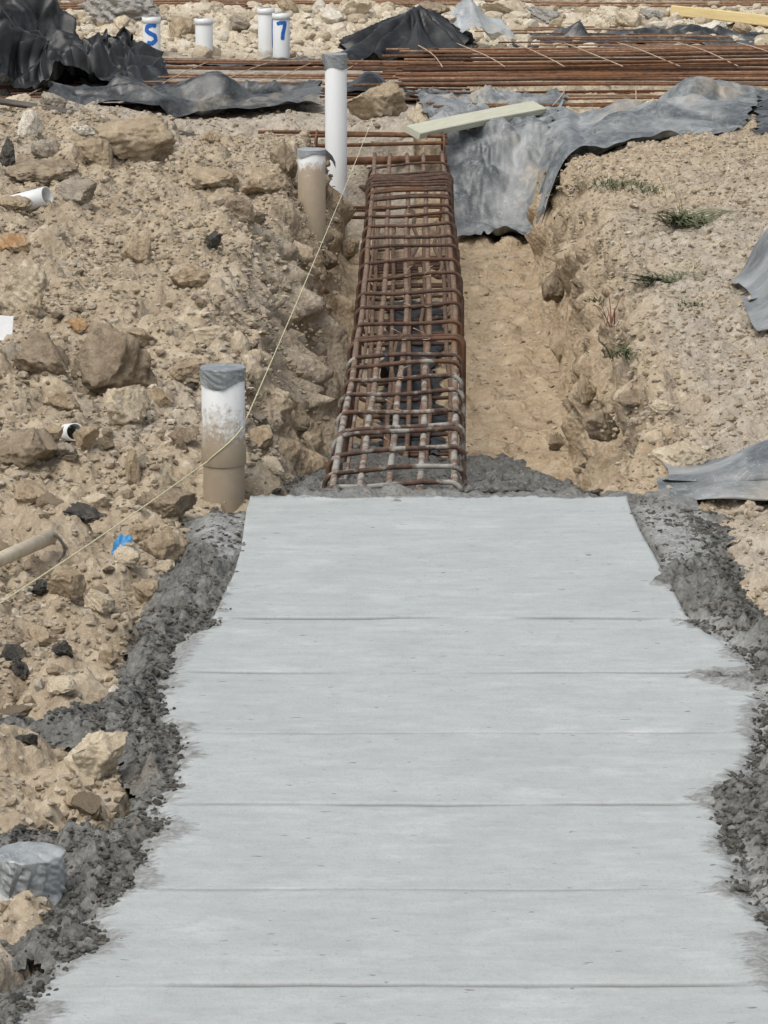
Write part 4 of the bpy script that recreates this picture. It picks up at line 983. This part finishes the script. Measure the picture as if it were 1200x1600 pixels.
mat_thing('leaning mat of dark rusty bars at the upper left behind the concrete lump', 23.6 + np.arange(16) * .06, -2.9, -.95, 0.06, .009, .0, 7, wires=False, tilt=.06, slope=0.016)

# ------------------------------------------------------------------ plastic sheets: draped surfaces creased by straight sharp folds
def blur(a, k):
    for ax in (0, 1):
        p = np.concatenate([np.repeat(np.take(a, [0], ax), k, ax), a, np.repeat(np.take(a, [-1], ax), k, ax)], ax)
        c = np.cumsum(p, ax); n = a.shape[ax]; z = np.zeros_like(np.take(c, [0], ax)); c = np.concatenate([z, c], ax)
        a = (np.take(c, range(2 * k + 1, 2 * k + 1 + n), ax) - np.take(c, range(n), ax)) / (2 * k + 1)
    return a
def drape(cs, seed, bumps_=(), folds=((.55, .06, .16, 9), (.5, .025, .07, 26), (.4, .01, .025, 70)), dirn=0.0, spread=.5, edge=.05, lift=0.0, fan=None, cell=.012, taut=4, off=0.0):
    """cs: front-left, front-right, back-right, back-left; folds: (slope, narrowest, widest half width, how many per square metre)"""
    rr = np.random.default_rng(seed); cs = [np.array(q[:2], float) for q in cs]
    W = max(np.linalg.norm(cs[1] - cs[0]), np.linalg.norm(cs[2] - cs[3])); L = max(np.linalg.norm(cs[3] - cs[0]), np.linalg.norm(cs[2] - cs[1]))
    n = int(min(260, W / cell)) + 2; m = int(min(260, L / cell)) + 2
    u, v = np.meshgrid(np.linspace(0, 1, n), np.linspace(0, 1, m), indexing='ij'); U, V = u * W, v * L
    tri = lambda a: 2 * np.abs(2 * (a - np.floor(a + .5))) - 1
    uu = u + (edge * (perlin(V / .22, U / .5, seed + 1) + .4 * tri(V / .13 + U * 2)) * (2 * u - 1) ** 2) / max(W, .3); vv = v + (edge * (perlin(U / .22, V / .5 + 9, seed + 2) + .4 * tri(U / .12 + V * 2)) * (2 * v - 1) ** 2) / max(L, .3)
    XY = cs[0] * ((1 - uu) * (1 - vv))[..., None] + cs[1] * (uu * (1 - vv))[..., None] + cs[2] * (uu * vv)[..., None] + cs[3] * ((1 - uu) * vv)[..., None]
    x, y = XY[..., 0], XY[..., 1]; g = H(x, y); C = g.copy()
    for (bx, by, h, rx, ry) in bumps_:
        r = np.sqrt(((x - bx) / rx) ** 2 + ((y - by) / ry) ** 2) + .10 * perlin(x * 7, y * 5, seed + 7); C = np.maximum(C, g + h * np.where(r < 1, 1 - .75 * r, .25 * np.exp(-(r - 1) * 2.2)))
    z = blur(C, taut); z = np.maximum(z, blur(np.maximum(C, z), taut)) + .008
    p = np.dstack([x, y, z])
    nr = np.cross(np.gradient(p, axis=0), np.gradient(p, axis=1)); nr = np.dstack([blur(nr[..., k], 3) for k in range(3)]); nr /= np.linalg.norm(nr, axis=-1, keepdims=True) + 1e-9; nr *= np.where(nr[..., 2:] < 0, -1, 1)
    ox = U + .03 * perlin(U * 3.5, V * 3.5, seed + 11); oy = V + .03 * perlin(U * 3.5, V * 3.5, seed + 12); d = np.zeros_like(U)
    for k, (slope, l0, l1, dens) in enumerate(folds):
        for _ in range(max(3, int(dens * W * L))):
            cx, cy = rr.random() * W, rr.random() * L; th = rr.normal(dirn, spread if k < 2 else 1.2) + math.pi / 2
            a = (ox - cx) * math.cos(th) + (oy - cy) * math.sin(th); b = (oy - cy) * math.cos(th) - (ox - cx) * math.sin(th)
            w = rr.uniform(l0, l1); ln = w * rr.uniform(3, 9) * (1 if k == 0 else 1.6 if k == 1 else 3.5); w2 = w * rr.uniform(.25, 1)         # steep on one side
            t = np.clip(np.minimum(1 + a / w, 1 - a / w2), 0, 1) * np.clip(1.25 - np.abs(b) / ln, 0, 1)
            d += (1 if rr.random() < .62 else -.6) * slope * w * rr.uniform(.4, 1) * t
    if fan:
        th = np.arctan2(y - fan[1], x - fan[0]); r = np.hypot(x - fan[0], y - fan[1]); th = th + .25 * perlin(th * 2, r * 3, seed + 5)
        d += fan[3] * sstep(.02, .25, r) * tri(th * fan[2] / 6.283)
    e = np.minimum(np.minimum(u, 1 - u) * W, np.minimum(v, 1 - v) * L)
    p = p + nr * d[..., None]
    if lift: p[..., 2] += lift * sstep(.16, .02, v * L) * (.6 + .9 * perlin(U / .3, V * 0 + seed, 44))
    p[..., 2] = np.maximum(p[..., 2], g + .005 + off + .010 * np.clip(perlin(x * 5, y * 5, seed + 9) + .5, 0, 2))
    return p.reshape(-1, 3), gridF(n, m)
def sheet(name, label, cs, mat, seed, **kw):
    V, F = drape(cs, seed, **kw); org = V.mean(0); org[2] = V[:, 2].min()
    return single(name, V, F, M[mat], org, label, 'plastic sheet')
G = lambda x, y: P(x, y, 0.02)
FLAT = ((.30, .05, .16, 9), (.35, .02, .06, 24), (.35, .008, .02, 60))
HEAP = ((.75, .07, .21, 11), (.6, .03, .08, 14), (.35, .01, .025, 16))
LOW = ((.45, .05, .12, 12), (.45, .02, .06, 16), (.3, .008, .02, 20))
sheet('plastic_sheet', 'torn black plastic lying on the trench floor underneath the long cage', [(-.02, 11.0), (.19, 11.0), (.24, 14.4), (.02, 14.4)], 'black', 20, folds=LOW)
sheet('plastic_sheet', 'large dusty grey plastic sheet hanging down over the head of the trench', [(.35, 16.12), (.76, 15.95), (.98, 18.3), (.10, 18.75)], 'milky', 21, folds=((.22, .10, .30, 5), (.30, .02, .05, 4), (.25, .006, .015, 7)), dirn=.8, spread=1.2, taut=9, lift=.04, off=.03)
sheet('plastic_sheet', 'rumpled grey plastic sheet with rolled front edge lying right of the pine board', [G(845, 274), G(1150, 228), G(1205, 184), G(860, 190)], 'milky', 22, folds=((.26, .10, .28, 6), (.32, .02, .06, 5), (.25, .006, .015, 7)), dirn=.35, spread=.8, lift=.05, bumps_=[(.95, 16.3, .05, .25, .2), (1.35, 16.7, .05, .4, .2), (1.3, 17.0, .03, .3, .3), (1.9, 16.8, .05, .3, .3)])
sheet('plastic_sheet', 'bulging dark grey plastic bundle at the right edge beside the mats of steel', [G(1180, 244), G(1290, 244), G(1290, 185), G(1185, 185)], 'greyblack', 23, folds=LOW, bumps_=[(2.15, 17.0, .24, .22, .6)])
sheet('plastic_sheet', 'tall heap of crumpled black plastic at the upper left corner', [G(-60, 154), G(205, 142), G(206, 104), G(-60, 70)], 'black', 24, folds=HEAP, dirn=.5, spread=.8, lift=.05, bumps_=[(-2.2, 20.2, .44, .40, .8), (-1.9, 19.7, .15, .16, .6), (-2.1, 18.8, .16, .3, .4), (-1.7, 18.7, .12, .3, .3)])
sheet('plastic_sheet', 'black plastic folds lying in front of the left mat of bars', [G(60, 177), G(505, 175), G(495, 146), G(150, 152)], 'greyblack', 25, folds=((.75, .06, .15, 13), (.55, .025, .06, 16), (.3, .01, .02, 20)), dirn=.1, spread=.5, lift=.05, bumps_=[(-.75, 17.9, .08, .35, .25), (-.35, 17.95, .07, .25, .25), (-1.3, 17.85, .07, .35, .25)])
sheet('plastic_sheet', 'low ruffle of black plastic trailing right from the foot of the tall heap', [G(120, 154), G(262, 136), G(252, 100), G(150, 104)], 'black', 41, folds=((.7, .06, .14, 16), (.5, .025, .06, 16), (.3, .01, .02, 20)), dirn=.3, spread=.7, lift=.03, bumps_=[(-1.75, 18.9, .09, .25, .4), (-1.45, 19.4, .06, .2, .4)])
sheet('plastic_sheet', 'dark plastic flap folded in a peak between the tall pipe and the tan boulder', [G(505, 152), G(650, 156), G(640, 134), G(520, 134)], 'black', 26, folds=LOW, bumps_=[(-.08, 18.6, .12, .13, .3)], lift=.03)
sheet('plastic_sheet', 'thin dark plastic strip crumpled at the foot of the white pipes', [G(250, 100), G(525, 100), G(505, 90), G(265, 90)], 'greyblack', 27, folds=((.4, .04, .09, 12), (.5, .02, .05, 30), (.4, .01, .02, 40)), dirn=.1)
mc = PY(643, 60, 20.9)
sheet('plastic_sheet', 'black plastic draped into a pointed mound with fan shaped folds', [(mc[0] - .44, 20.3), (mc[0] + .34, 20.3), (mc[0] + .38, 21.5), (mc[0] - .40, 21.5)], 'black', 28, folds=((.3, .02, .05, 14), (.3, .01, .03, 30)), bumps_=[(mc[0] + .02, 20.85, .33, .36, .5), (mc[0] - .10, 20.85, .26, .36, .5)], fan=(mc[0], 20.9, 15, .034), taut=3)
sheet('plastic_sheet', 'clear milky film wrapped over the slim pipe with the blue dab', [(WRAP_C[0] - .05, 20.9), (WRAP_C[0] + .29, 20.9), (WRAP_C[0] + .28, 21.6), (WRAP_C[0] - .05, 21.6)], 'film', 29, folds=LOW, dirn=1.2, bumps_=[(WRAP_C[0] + .04, 21.2, .36, .17, .4), (WRAP_C[0] + .15, 21.2, .22, .18, .4)], fan=(WRAP_C[0] + .03, 21.25, 11, .02), taut=3)
sheet('plastic_sheet', 'narrow black plastic strip bunched along the far side of the mats of steel', [G(805, 76), G(1225, 72), G(1225, 60), G(820, 60)], 'greyblack', 30, folds=((.6, .04, .09, 24), (.6, .02, .05, 40), (.4, .01, .02, 30)), dirn=.2, spread=.9, bumps_=[(1.05, 21.8, .03, .25, .3), (1.6, 21.9, .035, .2, .3), (1.9, 21.9, .03, .2, .3)])
def rolls(name, label, prof, x0, x1, ybase, mat, seed, tip=.12, zs=1.0, flow=0.0):
    """a sheet folded over itself: the profile (distance back, height) carried sideways from a pinched tip"""
    pr = np.array(prof, float); k = np.linspace(0, len(pr) - 1, len(pr) * 14); i = np.minimum(k.astype(int), len(pr) - 2); w = (k - i)[:, None]
    g = lambda o: pr[np.clip(i + o, 0, len(pr) - 1)]
    C = 0.5 * (2 * g(0) + (g(1) - g(-1)) * w + (2 * g(-1) - 5 * g(0) + 4 * g(1) - g(2)) * w ** 2 + (3 * g(0) - g(-1) - 3 * g(1) + g(2)) * w ** 3)
    n = len(C); m = int((x1 - x0) / .006); t = np.linspace(0, 1, m); sc = .12 + .88 * sstep(0, tip / (x1 - x0) * 2.2, t) * (.85 + .3 * t)
    T, K = np.meshgrid(t, np.arange(n), indexing='xy'); S = sc[None] * (1 + .12 * perlin(T * 4 + seed, K * .02, seed))
    edge = .03 * perlin(K * .010, K * 0 + seed, seed + 3) * (1 - T) ** 2
    X = x0 + (x1 - x0) * T + edge; wr = .003 * perlin(T * 5 + K * .01, K * .008, seed + 5) + .008 * perlin(T * 2.0 + K * .004, K * .006, seed + 6)
    Y = ybase + C[:, 0][:, None] * (.5 + .5 * S) + flow * T + .6 * wr; gz = blur(H(X, Y), 14) + .012; Z = gz + .006 + np.maximum(C[:, 1][:, None] * S * zs + wr * (C[:, 1][:, None] > .02), 0)
    V = np.stack([X, Y, Z], -1).reshape(-1, 3); o = V.mean(0)
    single(name, V, gridF(n, m)[:, ::-1], M[mat], o, label, 'plastic sheet')
b0 = G(1050, 785)
rolls('plastic_sheet', 'grey plastic roll with a dark gap between two folds next to the footing', [(0, 0), (-.03, .02), (-.01, .05), (.06, .062), (.15, .045), (.20, .028), (.12, .022), (.10, .05), (.13, .10), (.22, .135), (.36, .12), (.48, .03), (.52, 0)], b0[0], b0[0] + .62, 8.50, 'milky', 32, tip=.30, zs=1.0)
b1 = PG(1152, 500); b2 = PG(1170, 536)
rolls('plastic_sheet', 'thick grey plastic folds spilling in from the right edge halfway up', [(0, 0), (-.10, .03), (-.08, .09), (.10, .12), (.45, .10), (.62, .05), (.45, .03), (.42, .07), (.60, .12), (.95, .14), (1.25, .09), (1.42, .04), (1.5, 0)], b1[0] + .04, b1[0] + .55, b2[1] + .05, 'milky', 35, tip=.07, zs=1.1, flow=-.10)

# ------------------------------------------------------------------ weeds
def tuft(label, px, py, n, ln, spread, mat, seed, lean=(0, 0), up=0.6, name='grass_tuft', cat='weed', w=.0035):
    b = PG(px, py); r = np.random.default_rng(seed); parts = []
    for _ in range(n):
        a = r.random() * 6.283; l = ln * r.uniform(.5, 1.1); o = b + [r.normal(0, spread), r.normal(0, spread), -.005]
        d = np.array([math.cos(a) + lean[0], math.sin(a) + lean[1]]); t = np.linspace(0, 1, 6); e = up * r.uniform(.6, 1.4)
        c = o + np.stack([d[0] * l * t * .8, d[1] * l * t * .8, l * (e * t - .75 * e * t * t)], -1); s = np.array([-d[1], d[0]]) / (np.linalg.norm(d) + 1e-6)
        hw = (w * (1 - t) ** .6)[:, None] * np.array([s[0], s[1], .3])
        parts.append((np.vstack([c + hw, c - hw]), gridF(2, 6).tolist()))
    V, F = merge(parts); single(name, V, F, M[mat], b, label, cat)
tuft('spreading green grass tuft high on the right bank', 1068, 350, 130, .25, .035, 'leaf', 1, (.2, -.3), .55)
tuft('second green weed tuft below the spreading one on the right bank', 1040, 440, 90, .20, .035, 'leaf', 2, (-.5, -.5), .5)
tuft('small scrubby green weed near the trench rim on the right bank', 988, 555, 170, .10, .045, 'leaf', 3, (0, 0), .8, w=.0022)
tuft('low strip of green grass along the top of the right bank', 965, 292, 150, .08, .06, 'leaf', 4, (0, 0), .9, w=.0025)
tuft('thin dry stalks standing over the spreading grass tuft', 1066, 322, 9, .3, .05, 'dry', 5, (0, 0), 1.5, 'dry_stalk', w=.0016)
tuft('sprig of small leaves on the grey soil of the right bank', 1078, 478, 40, .035, .02, 'leaf', 6, (0, 0), .9, w=.0025)
tuft('reddish dead weed with bare stems on the right trench rim', 955, 512, 12, .17, .012, 'redstem', 7, (0, 0), 1.7, 'dead_weed', w=.002)
tuft('dry straw clump on the right bank behind the second weed', 1066, 425, 26, .12, .05, 'dry', 8, (0, 0), .8, 'dry_stalk', w=.0012)
tuft('short green sprouts beside the right edge of the grass strip', 1015, 300, 50, .07, .04, 'leaf', 11, (0, 0), .9, w=.0024)
tuft('sparse dry straw lying in the middle of the right bank', 1110, 385, 30, .14, .06, 'dry', 12, (0, 0), .5, 'dry_stalk', w=.0012)
tuft('little dark weed on the right trench rim left of the scrubby one', 935, 470, 50, .06, .03, 'leaf', 13, (-.2, -.3), .8, w=.0022)
